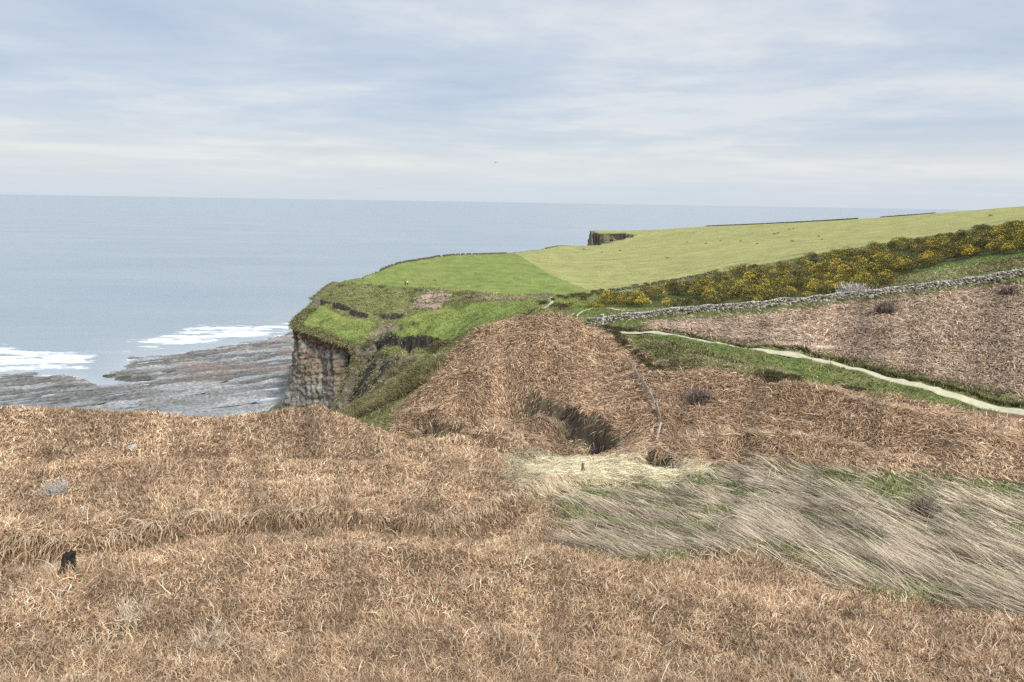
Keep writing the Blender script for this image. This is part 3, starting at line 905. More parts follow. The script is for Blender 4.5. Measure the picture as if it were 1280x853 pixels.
def bracken(n_, zones, r0, r1, lens, wpx, pal, wts, comb, el=(.35, .35), el1=(-.35, .3), patch=None, power=0, ufilter=None, curl=.7, angbias=None, K=4, wob=1.0, spread=.35):
    p = scatter(n_, zones, r0, r1, patch=patch, power=power, ufilter=ufilter)
    n2 = len(p); r = np.hypot(p[:, 0], p[:, 1])
    dh, sl = downhill(p)
    flow = dh + .9 * fbm(p[:, 0] / 7, p[:, 1] / 7, 3, 151) * 2
    if angbias is not None: flow = angbias + 1.2 * wob * fbm(p[:, 0] / 5, p[:, 1] / 5, 3, 152)
    ang = np.where(rng.uniform(0, 1, n2) < comb, flow + rng.normal(0, spread, n2), rng.uniform(0, 2 * math.pi, n2))
    L = rng.uniform(lens[0], lens[1], n2) * (1 + .35 * fbm(p[:, 0] / 1.5, p[:, 1] / 1.5, 2, 153))
    w = np.maximum(.005, r * wpx / 740) * rng.uniform(.6, 1.4, n2)
    e0 = rng.normal(el[0], el[1], n2); e0 = np.clip(e0, .02, 1.5); e1 = rng.normal(el1[0], el1[1], n2)
    dd = L * .6; rise = np.arctan((ground_z(p[:, 0] + dd * np.cos(ang), p[:, 1] + dd * np.sin(ang)) - p[:, 2]) / dd)
    rise = np.clip(rise, -.9, 1.2); e0 = np.minimum(e0 + rise, 1.55); e1 = e1 + rise
    p[:, 2] += rng.uniform(0, .12, n2) * L
    c = pick(n2, pal, wts)
    big = fbm(p[:, 0] / 9, p[:, 1] / 9, 3, 154); md_ = fbm(p[:, 0] / (.12 + .04 * r), p[:, 1] / (.12 + .04 * r), 3, 155); c = c * (1 + .22 * big + .65 * md_)[:, None]
    return strands(p, ang, e0, e1, L, w, np.clip(c, .01, .85), K=K, curl=curl)


def not_straw(u, v, y): return ~inpoly(u, v, ZONES[-1][3])


parts = []
FACEF = sstep(.1, .6, FACE) * (GY > 40)


def gaps(scale, lo, seed, sharp=.22):
    f = clumpy(scale, lo, seed)
    def g_(x, y):
        u, v = project(x, y, ground_z(x, y))
        sl = inpoly(u, v, [(650,474),(700,498),(760,528),(790,550),(772,568),(738,570),(700,535),(662,502)]) & (y > 50)
        return f(x, y) * (1 - .72 * np.clip(sample(FACEF, x, y), 0, 1)) * np.where(sl, .3, 1)
    return g_


# fore slope, three ranges
parts.append(bracken(400000, [Z_BRACKEN], 5.2, 16, (.06, .19), .92, BR_PAL, BR_W, .15, (.35, .45), (0, .7), patch=clumpy(.45, .45, 161), curl=1.6, K=3))
parts.append(bracken(5000, [Z_BRACKEN], 5.2, 16, (.12, .42), .75, BR_PAL, [3,2,4,1,4], .2, (.5, .45), (-.3, .6), curl=.5, patch=clumpy(1.1, .1, 261)))
parts.append(bracken(300000, [Z_BRACKEN], 14, 34, (.09, .27), .9, BR_PAL, BR_W, .25, (.4, .45), (0, .6), patch=clumpy(.8, .5, 162), curl=1.4, K=3))
parts.append(bracken(4000, [Z_BRACKEN], 14, 34, (.2, .5), .7, BR_PAL, [3,2,4,1,4], .3, (.6, .4), (-.2, .5), curl=.5, patch=clumpy(2.2, .1, 262)))
parts.append(bracken(130000, [Z_BRACKEN], 30, 66, (.15, .42), .85, BR_PAL, BR_W, .3, (.6, .4), patch=clumpy(1.3, .35, 163), curl=1.0, K=3))
sp_ = np.array([*on_ground(81, 711, 14.2), 0]); n2 = 260; q = np.stack([sp_[0] + rng.normal(0, .30, n2), sp_[1] - .05 + rng.normal(0, .12, n2)], 1)
p3 = np.stack([q[:, 0], q[:, 1], ground_z(q[:, 0], q[:, 1])], 1)
parts.append(strands(p3, rng.uniform(0, 6.28, n2), rng.normal(1.25, .2, n2), rng.normal(.5, .5, n2), rng.uniform(.2, .5, n2), np.full(n2, .012), pick(n2, BR_PAL, [2, 1.5, 4, 1, 3]), curl=.4))
# grass hanging over the lip of the little bank
lq, lt_ = resample(SC[0][0], .02, .3)
nb_ = 9000; k = rng.integers(0, len(lq), nb_)
q = lq[k] + rng.normal(0, .16, (nb_, 2)) + np.array([0, .12])
keep = rng.uniform(0, 1, nb_) < sstep(-.35, .3, vnoise(lt_[k] / 1.1, lt_[k] * 0., 263)) + .15
q = q[keep]; p3 = np.stack([q[:, 0], q[:, 1], ground_z(q[:, 0], q[:, 1]) + .02], 1); n2 = len(q)
parts.append(strands(p3, rng.normal(-1.57, .55, n2), rng.normal(.55, .3, n2), rng.normal(-1.3, .3, n2), rng.uniform(.25, .65, n2), np.maximum(.006, np.hypot(q[:, 0], q[:, 1]) * .001), pick(n2, BR_PAL, [2, 1.5, 4, 1, 3]), curl=.4))
v, f, c = join(parts)
o = mesh_np('bracken', v, f, M_blade, cols=c)
tag(o, 'matted dead brown bracken covering the near slope down to the hollow', 'bracken', kind='stuff')

HP = [(.475,.32,.20), (.325,.21,.13), (.59,.43,.28), (.13,.08,.05), (.65,.52,.36)]
HW = [4,3.5,2.4,2.2,.8]
parts = [bracken(280000, [Z_HILLBR], 44, 114, (.22, .75), .85, HP, HW, .72, (.3, .3), (-.3, .35), patch=gaps(1.8, .3, 164), power=.2, curl=.5, spread=.4)]
v, f, c = join(parts)
o = mesh_np('bracken', v, f, M_blade, cols=c)
tag(o, 'combed dead russet bracken over the slumped hill beyond the hollow', 'bracken', kind='stuff')

FP = [(.50,.365,.265), (.385,.275,.20), (.60,.475,.35), (.20,.125,.10), (.47,.42,.27)]
parts = [bracken(90000, [Z_FIELDBR], 58, 122, (.35, .85), .85, FP, [4,3.5,2.4,1.6,1.2], .6, (.45, .3), (-.4, .3), patch=gaps(2.0, .35, 165), curl=.6, power=.8)]
v, f, c = join(parts)
o = mesh_np('bracken', v, f, M_blade, cols=c)
tag(o, 'pinkish dead bracken between the gravel path and the dry stone wall', 'bracken', kind='stuff')

# reeds: long pale stems laid over towards the right, green turf below
RP = [(.46,.37,.265), (.33,.26,.185), (.60,.51,.385), (.16,.13,.085), (.24,.19,.14)]
def reed_patch(x, y):
    u, v = project(x, y, ground_z(x, y))
    g = sstep(-.15, .2, fbm((y - x * .3) / 1.6, (x + .3 * y) / 7, 3, 166))
    top = sstep(626, 606, v + 10 * vnoise(u / 60, v / 10, 266)) * sstep(1060, 1120, u)
    foot = sstep(722, 745, v + (1130 - u) * .14)
    big_ = .06 + .94 * sstep(-.25, .15, fbm(x / 3.0, y / 2.2, 3, 274))
    sw_ = 1 - .9 * inpoly(u, v, [(640,560),(790,560),(880,575),(900,606),(830,606),(760,612),(700,618),(640,612)])
    return sw_ * big_ * (.10 + .9 * g) * (1 - .9 * top) * (1 - .55 * foot * sstep(980, 1100, u) * sstep(1260, 1200, u))
parts = [bracken(36000, [Z_REED], 16, 48, (.35, .95), .8, RP, [4,3,3,2,2], .95, (.42, .16), (.05, .2), patch=reed_patch, curl=.15, angbias=2.8, power=.2, wob=.4, spread=.17),
         bracken(9000, [Z_REED], 16, 48, (.9, 1.5), .7, RP, [3,1,5,1,1], .97, (.5, .15), (.3, .15), patch=reed_patch, curl=.08, angbias=2.75, wob=.3, spread=.15, ufilter=lambda u, v, y: u > 950)]
v, f, c = join(parts)
o = mesh_np('reeds', v, f, M_blade, cols=c)
tag(o, 'long pale flattened reeds lying across the green hollow at right', 'reeds', kind='stuff')
parts = [bracken(75000, [Z_REED], 16, 48, (.12, .32), .95, [(.13,.17,.05),(.18,.19,.08),(.09,.11,.035),(.26,.24,.13)], [4,3,2,2], .5, (.8, .3), (.2, .3), patch=clumpy(3, .3, 167), curl=.5),
         bracken(14000, [Z_GREEN], 58, 122, (.15, .35), .9, [(.16,.19,.06),(.21,.22,.09),(.11,.12,.04),(.30,.27,.14)], [4,3,2,2.5], .3, (.8, .3), (.2, .3), patch=clumpy(3, .5, 168), curl=.5),
         bracken(34000, [Z_GREEN], 58, 112, (.2, .5), .9, [(.16,.17,.06),(.24,.22,.10),(.12,.11,.05),(.36,.29,.18)], [3,3,2,3.5], .5, (.7, .3), (0, .3), patch=clumpy(4, .2, 169), curl=.5, ufilter=lambda u, v, y: (v > 430 + (u - 850) * .27) & (u > 800)),
         bracken(30000, [Z_BRIGHT, Z_GREEN], 125, 215, (.2, .5), .8, [(.165,.21,.055),(.20,.235,.075),(.15,.18,.05),(.26,.26,.10)], [4,3,1.2,1.5], .6, (.4, .3), (0, .3), patch=clumpy(6, .3, 170), curl=.4)]
v, f, c = join(parts)
o = mesh_np('grass', v, f, M_blade, cols=c)
tag(o, 'green turf tufts beside the path and between the reeds', 'grass', kind='stuff')

SP = [(.74,.64,.43), (.66,.55,.35), (.80,.72,.52), (.48,.38,.24)]
parts = [bracken(32000, [Z_STRAW], 26, 54, (.25, .7), .85, SP, [4,3,3,2], .8, (.25, .2), (-.2, .25), curl=.6, angbias=-.3, patch=clumpy(1.5, .3, 271)),
         bracken(9000, [Z_BRACKEN], 28, 46, (.2, .5), .85, [(.36,.33,.22),(.27,.26,.16),(.48,.42,.29)], [1,1,1], .4, (.6, .3), (0, .3), curl=.6, ufilter=lambda u, v, y: inpoly(u, v, [(630,572),(660,562),(720,566),(700,580),(655,592),(640,604)]))]
v, f, c = join(parts)
o = mesh_np('straw', v, f, M_blade, cols=c)
tag(o, 'flattened cream coloured straw at the head of the hollow', 'straw', kind='stuff')

OP = [(.20,.18,.085), (.27,.235,.12), (.14,.125,.055), (.34,.29,.17)]
parts = [bracken(50000, [Z_OLIVE], 70, 138, (.5, 1.2), .8, OP, [4,3,3,1.5], .2, (1.1, .3), (.6, .4), patch=clumpy(2.5, .4, 171), curl=.3),
         bracken(60000, [Z_ROUGH, Z_RIBS], 60, 260, (.3, .8), .75, OP + [(.17,.18,.06), (.38,.32,.20)], [3,3,3,1,3,1], .6, (.7, .3), (0, .3), patch=gaps(3.5, .12, 172), curl=.3)]
k = rng.integers(0, len(LIPV), 9000); q3 = LIPV[k] + rng.normal(0, .35, (9000, 3)) * np.array([1, 1, .2]); q3[:, 2] -= .1
keep = rng.uniform(0, 1, 9000) < .3 + .7 * sstep(-.3, .3, vnoise(k / 5.0, k * 0., 273)); q3 = q3[keep]; n2 = len(q3)
parts.append(strands(q3, rng.normal(-2.2, .8, n2), rng.normal(.3, .4, n2), rng.normal(-1.2, .4, n2), rng.uniform(.4, 1.3, n2), np.full(n2, .16), pick(n2, OP + [(.17,.18,.06)], [3, 3, 3, 1, 3]), curl=.4))
k = rng.integers(0, len(LIPALL), 16000); q3 = LIPALL[k] + rng.normal(0, .2, (16000, 3)) * np.array([1, 1, .1]); q3[:, 2] -= .05
keep = (rng.uniform(0, 1, 16000) < clumpy(1.6, .15, 275)(q3[:, 0], q3[:, 1])) & (q3[:, 1] < 215); q3 = q3[keep]; n2 = len(q3)
parts.append(strands(q3, rng.normal(-2.2, .9, n2), rng.normal(.6, .4, n2), rng.normal(-.4, .5, n2), rng.uniform(.3, .9, n2), np.full(n2, .15), pick(n2, OP + [(.17,.18,.06), (.07,.065,.045)], [3, 3, 3, 1, 2, 2]), curl=.4))
v, f, c = join(parts)
o = mesh_np('scrub', v, f, M_blade, cols=c)
tag(o, 'olive and straw coloured rough scrub on the ravine sides below the cliff top', 'scrub', kind='stuff')

# dark heathery lip along the upper side of the path
lipq = np.array(PATHQ[8:150]); tgq = np.gradient(lipq, axis=0); tgq /= np.hypot(*tgq.T)[:, None]
nn = 22000; k = rng.integers(0, len(lipq), nn)
side = np.stack([-tgq[:, 1], tgq[:, 0]], 1)
if ((lipq[40] + side[40] * 3)[1] < lipq[40][1]): side = -side
offs = 1.9 + .5 * vnoise(k / 9.0, np.zeros(nn), 173) + rng.normal(0, .28, nn)
q = lipq[k] + side[k] * offs[:, None] + tgq[k] * rng.uniform(-.4, .4, nn)[:, None]
keep = rng.uniform(0, 1, nn) < (.25 + .75 * sstep(-.2, .3, vnoise(k / 6.0, np.ones(nn), 174)))
q = q[keep]; p3 = np.stack([q[:, 0], q[:, 1], ground_z(q[:, 0], q[:, 1])], 1)
cc_ = pick(len(q), [(.075,.065,.03), (.12,.09,.05), (.05,.045,.022), (.13,.14,.05)], [3, 3, 3, 2])
rr_ = np.hypot(q[:, 0], q[:, 1])
v, f, c = strands(p3, rng.uniform(0, 6.28, len(q)), rng.uniform(.6, 1.4, len(q)), rng.uniform(0, 1, len(q)), rng.uniform(.15, .5, len(q)), rr_ * .0012, cc_, curl=.5)
o = mesh_np('heather', v, f, M_blade, cols=c)
tag(o, 'dark heather fringe along the upper edge of the gravel path', 'heather', kind='stuff')
# ---------------------------------------------------------------- dry stone walls
def box_arr(c, hx, hy, hz, ang, jit):
    """irregular stones: c (n,3), half sizes, yaw; returns verts, faces"""
    n_ = len(c)
    s = np.array([(-1,-1,-1),(1,-1,-1),(1,1,-1),(-1,1,-1),(-1,-1,1),(1,-1,1),(1,1,1),(-1,1,1)], float)
    v = s[None] * np.stack([hx, hy, hz], 1)[:, None, :]
    v = v * (1 + rng.uniform(-jit, jit, (n_, 8, 3)))
    ca_, sa_ = np.cos(ang)[:, None], np.sin(ang)[:, None]
    x = v[..., 0] * ca_ - v[..., 1] * sa_; y = v[..., 0] * sa_ + v[..., 1] * ca_
    v = np.stack([x, y, v[..., 2]], -1) + c[:, None, :]
    f = np.array([(0,3,2,1),(4,5,6,7),(0,1,5,4),(1,2,6,5),(2,3,7,6),(3,0,4,7)])
    F = ((np.arange(n_) * 8)[:, None, None] + f[None]).reshape(-1, 4)
    return v.reshape(-1, 3), F


M_stone = tint_mat('lichened_stone', .95, .1, nscale=9.0, lo=.65, hi=1.35, bump=.5, bscale=20, bdist=.03)
SPAL = [(.27,.245,.20), (.18,.165,.135), (.40,.37,.31), (.07,.065,.05), (.46,.44,.38), (.17,.17,.10)]


def stone_wall(name, q, hgt, sl, sh, thick, label, pal=SPAL, wts=(3,3,3,2,1.5,1.5), cope=True):
    root = empty(name, (q[0][0], q[0][1], float(ground_z(q[0][0], q[0][1]))))
    tag(root, label, 'stone wall', None)
    off = np.array(root.location)
    tg = np.gradient(q, axis=0); L = np.hypot(*tg.T); s = np.concatenate([[0], np.cumsum(np.hypot(*(q[1:] - q[:-1]).T))])
    def at(t): return np.stack([np.interp(t, s, q[:, 0]), np.interp(t, s, q[:, 1])], 1), np.arctan2(np.interp(t, s, tg[:, 1]), np.interp(t, s, tg[:, 0]))
    C = []; SZ = []; AN = []
    rows = max(1, int(round(hgt / sh)))
    for k in range(rows):
        t = np.arange(rng.uniform(0, sl), s[-1], sl) + 0.0
        t = t + rng.uniform(-.25, .25, len(t)) * sl
        p, a = at(t)
        hh = 1 + .10 * fbm(t / 6, t * 0, 2, 181)
        gz = ground_z(p[:, 0], p[:, 1])
        z = gz - .08 + (k + .5) * sh * hh
        nx = -np.sin(a); ny = np.cos(a); th = thick * (1 - .35 * k / rows)
        for sg in (-1, 1):
            o_ = sg * th * .28 + rng.normal(0, .03 * thick / .6, len(t))
            C.append(np.stack([p[:, 0] + nx * o_, p[:, 1] + ny * o_, z], 1)); SZ.append(np.stack([rng.uniform(.40, .62, len(t)) * sl, np.full(len(t), th * .26), rng.uniform(.38, .54, len(t)) * sh], 1)); AN.append(a + rng.normal(0, .08, len(t)))
    C = np.concatenate(C); SZ = np.concatenate(SZ); AN = np.concatenate(AN)
    v, f = box_arr(C - off, SZ[:, 0], SZ[:, 1], SZ[:, 2], AN, .18)
    col = pick(len(C), pal, wts, .15)
    mesh_np('stone_courses', v, f, M_stone, root, cols=np.repeat(col, 8, 0))
    if cope:
        t = np.arange(0, s[-1], sl * .8); p, a = at(t); hh = 1 + .10 * fbm(t / 6, t * 0, 2, 181)
        z = ground_z(p[:, 0], p[:, 1]) - .08 + rows * sh * hh + sh * .45
        c = np.stack([p[:, 0], p[:, 1], z], 1)
        v, f = box_arr(c - off, rng.uniform(.25, .5, len(t)) * sl, np.full(len(t), thick * .33), rng.uniform(.4, .75, len(t)) * sh, a + rng.normal(0, .15, len(t)), .25)
        mesh_np('coping_stones', v, f, M_stone, root, cols=np.repeat(pick(len(t), [(.46,.45,.40), (.34,.33,.28), (.22,.21,.17)], (4,3,2), .12), 8, 0))
    return root


WALLP = smooth_line(world_line([(733,404,115.5),(745,405,114.5),(760,403,113.5),(800,399,112.5),(880,391,110.5),(950,385,108.5),(1050,376,106.5),(1150,363,104.5),(1280,346,100.5),(1400,331,97)]), .25, 2)
stone_wall('dry_stone_wall', WALLP, 1.0, .36, .17, .5, 'long dry stone wall with pale lichened coping between the gorse and the bracken')


def crest(u, rmin=200, rmax=1500):
    d = Fv + Rv * (u - W0 / 2) / FPX
    j = np.argmin(abs(AZ - math.atan2(d[0], d[1])))
    m = (RR > rmin) & (RR < rmax)
    k = np.where(m)[0][np.argmax(TANE[m, j])]
    return (GX[k, j] * (1 - 1.2 / RR[k]), GY[k, j] * (1 - 1.2 / RR[k]))


sky1 = [crest(u, 240, 500) for u in range(476, 634, 12)]
DARKP = [(.15,.14,.09), (.11,.105,.07), (.20,.185,.13)]
stone_wall('field_wall', smooth_line(sky1, 1.0, 8), .8, .6, .27, .8, 'dark low wall along the seaward rim of the bright green field', DARKP, (3,3,2), False)
sky2 = [crest(u, 380, 1200) for u in range(868, 1075, 14)]
stone_wall('field_wall', smooth_line(sky2, 2.0, 40), 1.0, 2.0, .34, 1.4, 'thin dark wall along the far skyline of the pale field', DARKP, (3,3,2), False)
sky3 = [crest(u, 380, 1200) for u in range(1076, 1170, 14)]
stone_wall('field_wall', smooth_line(sky3, 2.0, 30), 0.8, 2.0, .27, 1.4, 'thin dark wall on the far skyline at right, higher up the hill', DARKP, (3,3,2), False)
low = [tuple(hit(u, v, 130, 400)[:2]) for u, v in ((757,366),(780,364),(800,361),(820,357),(840,353),(860,350),(880,346),(900,341))]
stone_wall('field_wall', smooth_line(low, .6, 5), 1.3, .7, .3, .9, 'mossy low wall at the foot of the pale field behind the gorse', [(.12,.13,.06),(.16,.16,.10),(.09,.09,.05)], (3,3,2), False)
# ---------------------------------------------------------------- gorse and other bushes
M_leaf = tint_mat('gorse_spines', .9, .1, nscale=6.0, lo=.8, hi=1.2)


def bush_mesh(name, rad, hgt, n_, flower, seed, leaf=.12, pal=((.07,.08,.03),(.12,.125,.045),(.05,.048,.025),(.14,.105,.06),(.17,.155,.08)), wts=(3,3,2,2,1), fcol=((.66,.48,.06),(.76,.58,.10),(.50,.36,.04))):
    """leafy clumps spread through a low uneven dome"""
    g = np.random.default_rng(seed)
    nc = 11
    th = g.uniform(0, 2 * math.pi, nc); rc = rad * np.sqrt(g.uniform(0, 1, nc)) * .75
    cc = np.stack([rc * np.cos(th), rc * np.sin(th), hgt * g.uniform(.35, .75, nc) * (1 - .35 * (rc / rad) ** 2)], 1)
    rs = rad * g.uniform(.28, .48, nc)
    k = g.integers(0, nc, n_)
    d = g.normal(0, 1, (n_, 3)); d /= np.linalg.norm(d, axis=1)[:, None]; d[:, 2] = np.where(g.uniform(0, 1, n_) < .6, abs(d[:, 2]), d[:, 2])
    rad_k = rs[k] * g.uniform(.55, 1.12, n_) ** .6
    p = cc[k] + d * rad_k[:, None] * np.array([1, 1, .8 * hgt / rad * 1.3])
    p[:, 2] = np.abs(p[:, 2]) + .02
    a = g.normal(0, 1, (n_, 3)); a /= np.linalg.norm(a, axis=1)[:, None]
    a = a * .6 + d * .8
    b_ = np.cross(a, g.normal(0, 1, (n_, 3))); b_ /= np.linalg.norm(b_, axis=1)[:, None]
    s = leaf * g.uniform(.5, 1.4, n_)
    V = np.stack([p - b_ * s[:, None] * .35, p + b_ * s[:, None] * .35, p + a * s[:, None] * 1.1], 1).reshape(-1, 3)
    pal = np.array(pal); c = pal[g.choice(len(pal), n_, p=np.array(wts) / sum(wts))] * (1 + .15 * g.normal(0, 1, n_))[:, None]
    fk = g.uniform(0, 1, nc) ** 2.2 * 2.2
    isf = (g.uniform(0, 1, n_) < flower * fk[k] * 1.3) & (rad_k > rs[k] * .82) & (d[:, 2] > -.1)
    fc = np.array(fcol)[g.integers(0, len(fcol), n_)]
    c = np.where(isf[:, None], fc, c)
    return V, np.arange(n_ * 3).reshape(-1, 3), np.repeat(np.clip(c, .01, .8), 3, 0)


def stem_mesh(rad, hgt, seed, n_=9):
    g = np.random.default_rng(seed)
    p = np.zeros((n_, 3)); p[:, :2] = g.normal(0, rad * .12, (n_, 2))
    a = g.uniform(0, 6.28, n_)
    V, F, C = strands(p, a, np.full(n_, 1.3), np.full(n_, .5), np.full(n_, hgt * .9), np.full(n_, .07), np.tile(np.array([[.09, .065, .04]]), (n_, 1)), K=4)
    return V, F, C


def make_bush(name, label, cat, group, rad, hgt, n_, flower, seed, part='foliage', **kw):
    r = empty(name, (0, 0, 0)); tag(r, label, cat, group)
    v, f, c = bush_mesh(name, rad, hgt, n_, flower, seed, **kw)
    mesh_np(part, v, f, M_leaf, r, cols=c)
    v, f, c = stem_mesh(rad, hgt, seed + 1)
    mesh_np('stems', v, f, M_blade, r, cols=c)
    return r


def copy_tree(o, parent=None):
    c = o.copy(); COL.objects.link(c)
    if parent is not None: c.parent = parent
    for ch in list(o.children): copy_tree(ch, c)
    return c


GG = 'gorse bushes in the thicket behind the dry stone wall'
GL = 'dense gorse bush flecked with yellow flowers in the thicket above the dry stone wall'
GL2 = 'dark gorse bush with hardly any flowers in the thicket above the dry stone wall'
protos = [make_bush('gorse_bush', GL if fl > .08 else GL2, 'gorse bush', GG, 2.1, 2.35, 3000, fl, 300 + i) for i, fl in enumerate((.6, .42, .26, .11, .04, .0))]
GORSE_AREA = [(742,381),(790,378),(830,366),(880,353),(930,341),(1000,328),(1100,311),(1200,296),(1280,282),(1330,271),(1345,340),(1290,318),(1230,322),(1150,337),(1120,350),(1095,368),(1060,373),(1000,378),(960,383),(930,386),(880,388),(800,384),(760,386)]
HOLES = [[(815,372),(870,370),(875,380),(840,386),(810,384)],[(905,374),(935,370),(940,384),(905,386)],[(985,352),(1010,350),(1012,358),(990,360)]]
cand = []
for _ in range(9000):
    u = rng.uniform(735, 1340); v = rng.uniform(270, 392)
    if inpoly(np.array([u]), np.array([v]), GORSE_AREA)[0] and not any(inpoly(np.array([u]), np.array([v]), h)[0] for h in HOLES): cand.append((u, v))
placed = []
first = set()
for u, v in cand:
    if len(placed) >= 290: break
    p = hit(u, v, 112, 240)
    if p[1] > 235: continue
    dmin = 1.9 + .012 * (p[1] - 115)
    dw, _, _ = polydist(np.array([p[0]]), np.array([p[1]]), [tuple(a) for a in WALLP[::6]], False)
    if dw[0] < 1.7: continue
    if any((p[0] - q[0]) ** 2 + (p[1] - q[1]) ** 2 < dmin * dmin for q in placed): continue
    fl = fbm(np.array([p[0] / 7]), np.array([p[1] / 7]), 3, 191)[0] + .30 - max(0, (p[1] - 140)) * .0065 + .35 * (u > 1235) 
    i = 0 if fl > .38 else 1 if fl > .22 else 2 if fl > .08 else 3 if fl > -.05 else 4 if fl > -.2 else 5
    i = int(np.clip(i + rng.integers(-1, 2), 0, 5))
    if i in first: o = copy_tree(protos[i])
    else: o = protos[i]; first.add(i)
    s = rng.uniform(.8, 1.35)
    o.location = (p[0], p[1], p[2] - .1); o.rotation_euler = (0, 0, rng.uniform(0, 6.28)); o.scale = (s, s, s * rng.uniform(.6, 1.05))
    placed.append(p)
print('gorse', len(placed))
for i, o in enumerate(protos):
    if i not in first:
        for ch in list(o.children): bpy.data.objects.remove(ch)
        bpy.data.objects.remove(o)


def put(o, u, v, ymin, s=1.0, rz=0.0, sz=None, dz=-.05, ymax=1800):
    p = hit(u, v, ymin, ymax); o.location = (p[0], p[1], p[2] + dz); o.scale = (s, s, sz or s); o.rotation_euler = (0, 0, rz)
    return o


YEL = dict(pal=((.09,.09,.03),(.12,.12,.04)), wts=(1, 1))
put(make_bush('gorse_bush', 'bright yellow gorse bush at the left end of the thicket above the waymark post', 'gorse bush', None, 1.7, 1.1, 2200, 1.6, 401, **YEL), 742, 384, 110, 1.0, 0, .7)
put(make_bush('gorse_bush', 'small yellow and orange gorse bush just right of the brightest one', 'gorse bush', None, 1.5, 1.0, 1800, .9, 402, **YEL), 757, 381, 110, .9, 1, .8)
put(make_bush('gorse_bush', 'dark purple brown gorse bush at the bend of the little footpath', 'gorse bush', None, 1.7, 1.2, 1900, .03, 403, pal=((.09,.06,.045),(.12,.085,.055),(.07,.06,.03)), wts=(3,2,2)), 699, 388, 110, 1.0, 1, 1)
put(make_bush('gorse_bush', 'low gorse bush with a yellow tinge next to the footpath bend', 'gorse bush', None, 1.7, 1.0, 1900, .25, 404), 711, 384, 110, .95, 2, .9)
put(make_bush('low_shrub', 'low olive shrub on the pale turf left of the footpath bend', 'shrub', None, 1.9, .9, 1900, 0, 405, pal=((.09,.10,.045),(.12,.125,.06),(.07,.07,.035)), wts=(3,2,2)), 667, 392, 110, 1.0, 1, .8)
put(make_bush('thorn_bush', 'dark thorn bush on the low wall at the foot of the pale field', 'thorn bush', None, 1.7, 1.5, 1500, 0, 406, pal=((.07,.05,.035),(.09,.065,.045)), wts=(1,1)), 793, 361, 140, 1.1, 0, .9)
put(make_bush('thorn_bush', 'small round thorn bush further along the low field wall', 'thorn bush', None, 1.3, 1.2, 1200, 0, 407, pal=((.07,.05,.035),(.09,.065,.045)), wts=(1,1)), 807, 358, 140, 1.0, 0, .9)
DK = dict(pal=((.06,.06,.028),(.085,.08,.038),(.05,.042,.025),(.11,.10,.05)), wts=(3,3,2,1))
put(make_bush('low_shrub', 'dark green bramble patch on the turf just below the gravel path', 'shrub', None, 2.0, .9, 3200, 0, 408, leaf=.11, **DK), 970, 476, 50, 1.0, 0, .9)
put(make_bush('low_shrub', 'small flat dark bramble below the gravel path, right of the larger one', 'shrub', None, 1.3, .6, 2200, 0, 409, leaf=.1, **DK), 1063, 489, 50, 1.0, 0, .7)
# straggling scrub down the edge between the brown hill and the turf
lab = 'low dark heather bush in the straggling line where brown hill meets green turf'
sp = make_bush('heather_bush', lab, 'heather bush', 'heather bushes down the edge of the brown hill', 1.0, .8, 1500, 0, 410, leaf=.09, **DK)
for i, (u, v) in enumerate([(758,413),(763,417),(769,421),(775,427),(782,433),(788,438),(794,443),(800,449),(806,455),(813,460),(822,464),(771,416)]):
    o = sp if i == 0 else copy_tree(sp)
    put(o, u, v, 60, rng.uniform(.6, 1.05), i * 1.3)
lab = 'small dark tussock bush scattered between the green lobe and the pale field'
sp = make_bush('tussock_bush', lab, 'bush', 'tussock bushes below the pale field', 1.1, .8, 900, 0, 411, pal=((.09,.07,.04),(.12,.09,.055),(.08,.075,.035)), wts=(1,1,1))
for i, (u, v) in enumerate([(677,381),(690,376),(700,373),(708,374),(716,372),(724,371),(730,369),(737,371),(743,367),(748,369),(728,375),(752,365)]):
    o = sp if i == 0 else copy_tree(sp)
    put(o, u, v, 120, rng.uniform(.7, 1.3), i * 1.3)
# ravine scrub clumps
lab = 'olive green scrub clump on the steep slope beside the cliff'
sp = make_bush('scrub_bush', lab, 'scrub bush', 'scrub bushes on the ravine side', 1.8, 1.5, 2300, 0, 412, pal=((.12,.115,.05),(.16,.145,.07),(.09,.085,.04),(.20,.17,.09)), wts=(3,3,2,1))
for i, (u, v) in enumerate([(462,428),(458,434),(470,430),(505,466),(498,474),(515,471),(548,464),(555,459),(490,470),(478,486),(465,500),(540,459)]):
    o = sp if i == 0 else copy_tree(sp)
    put(o, u, v, 100, rng.uniform(.6, 1.0), i * 1.3, .6)


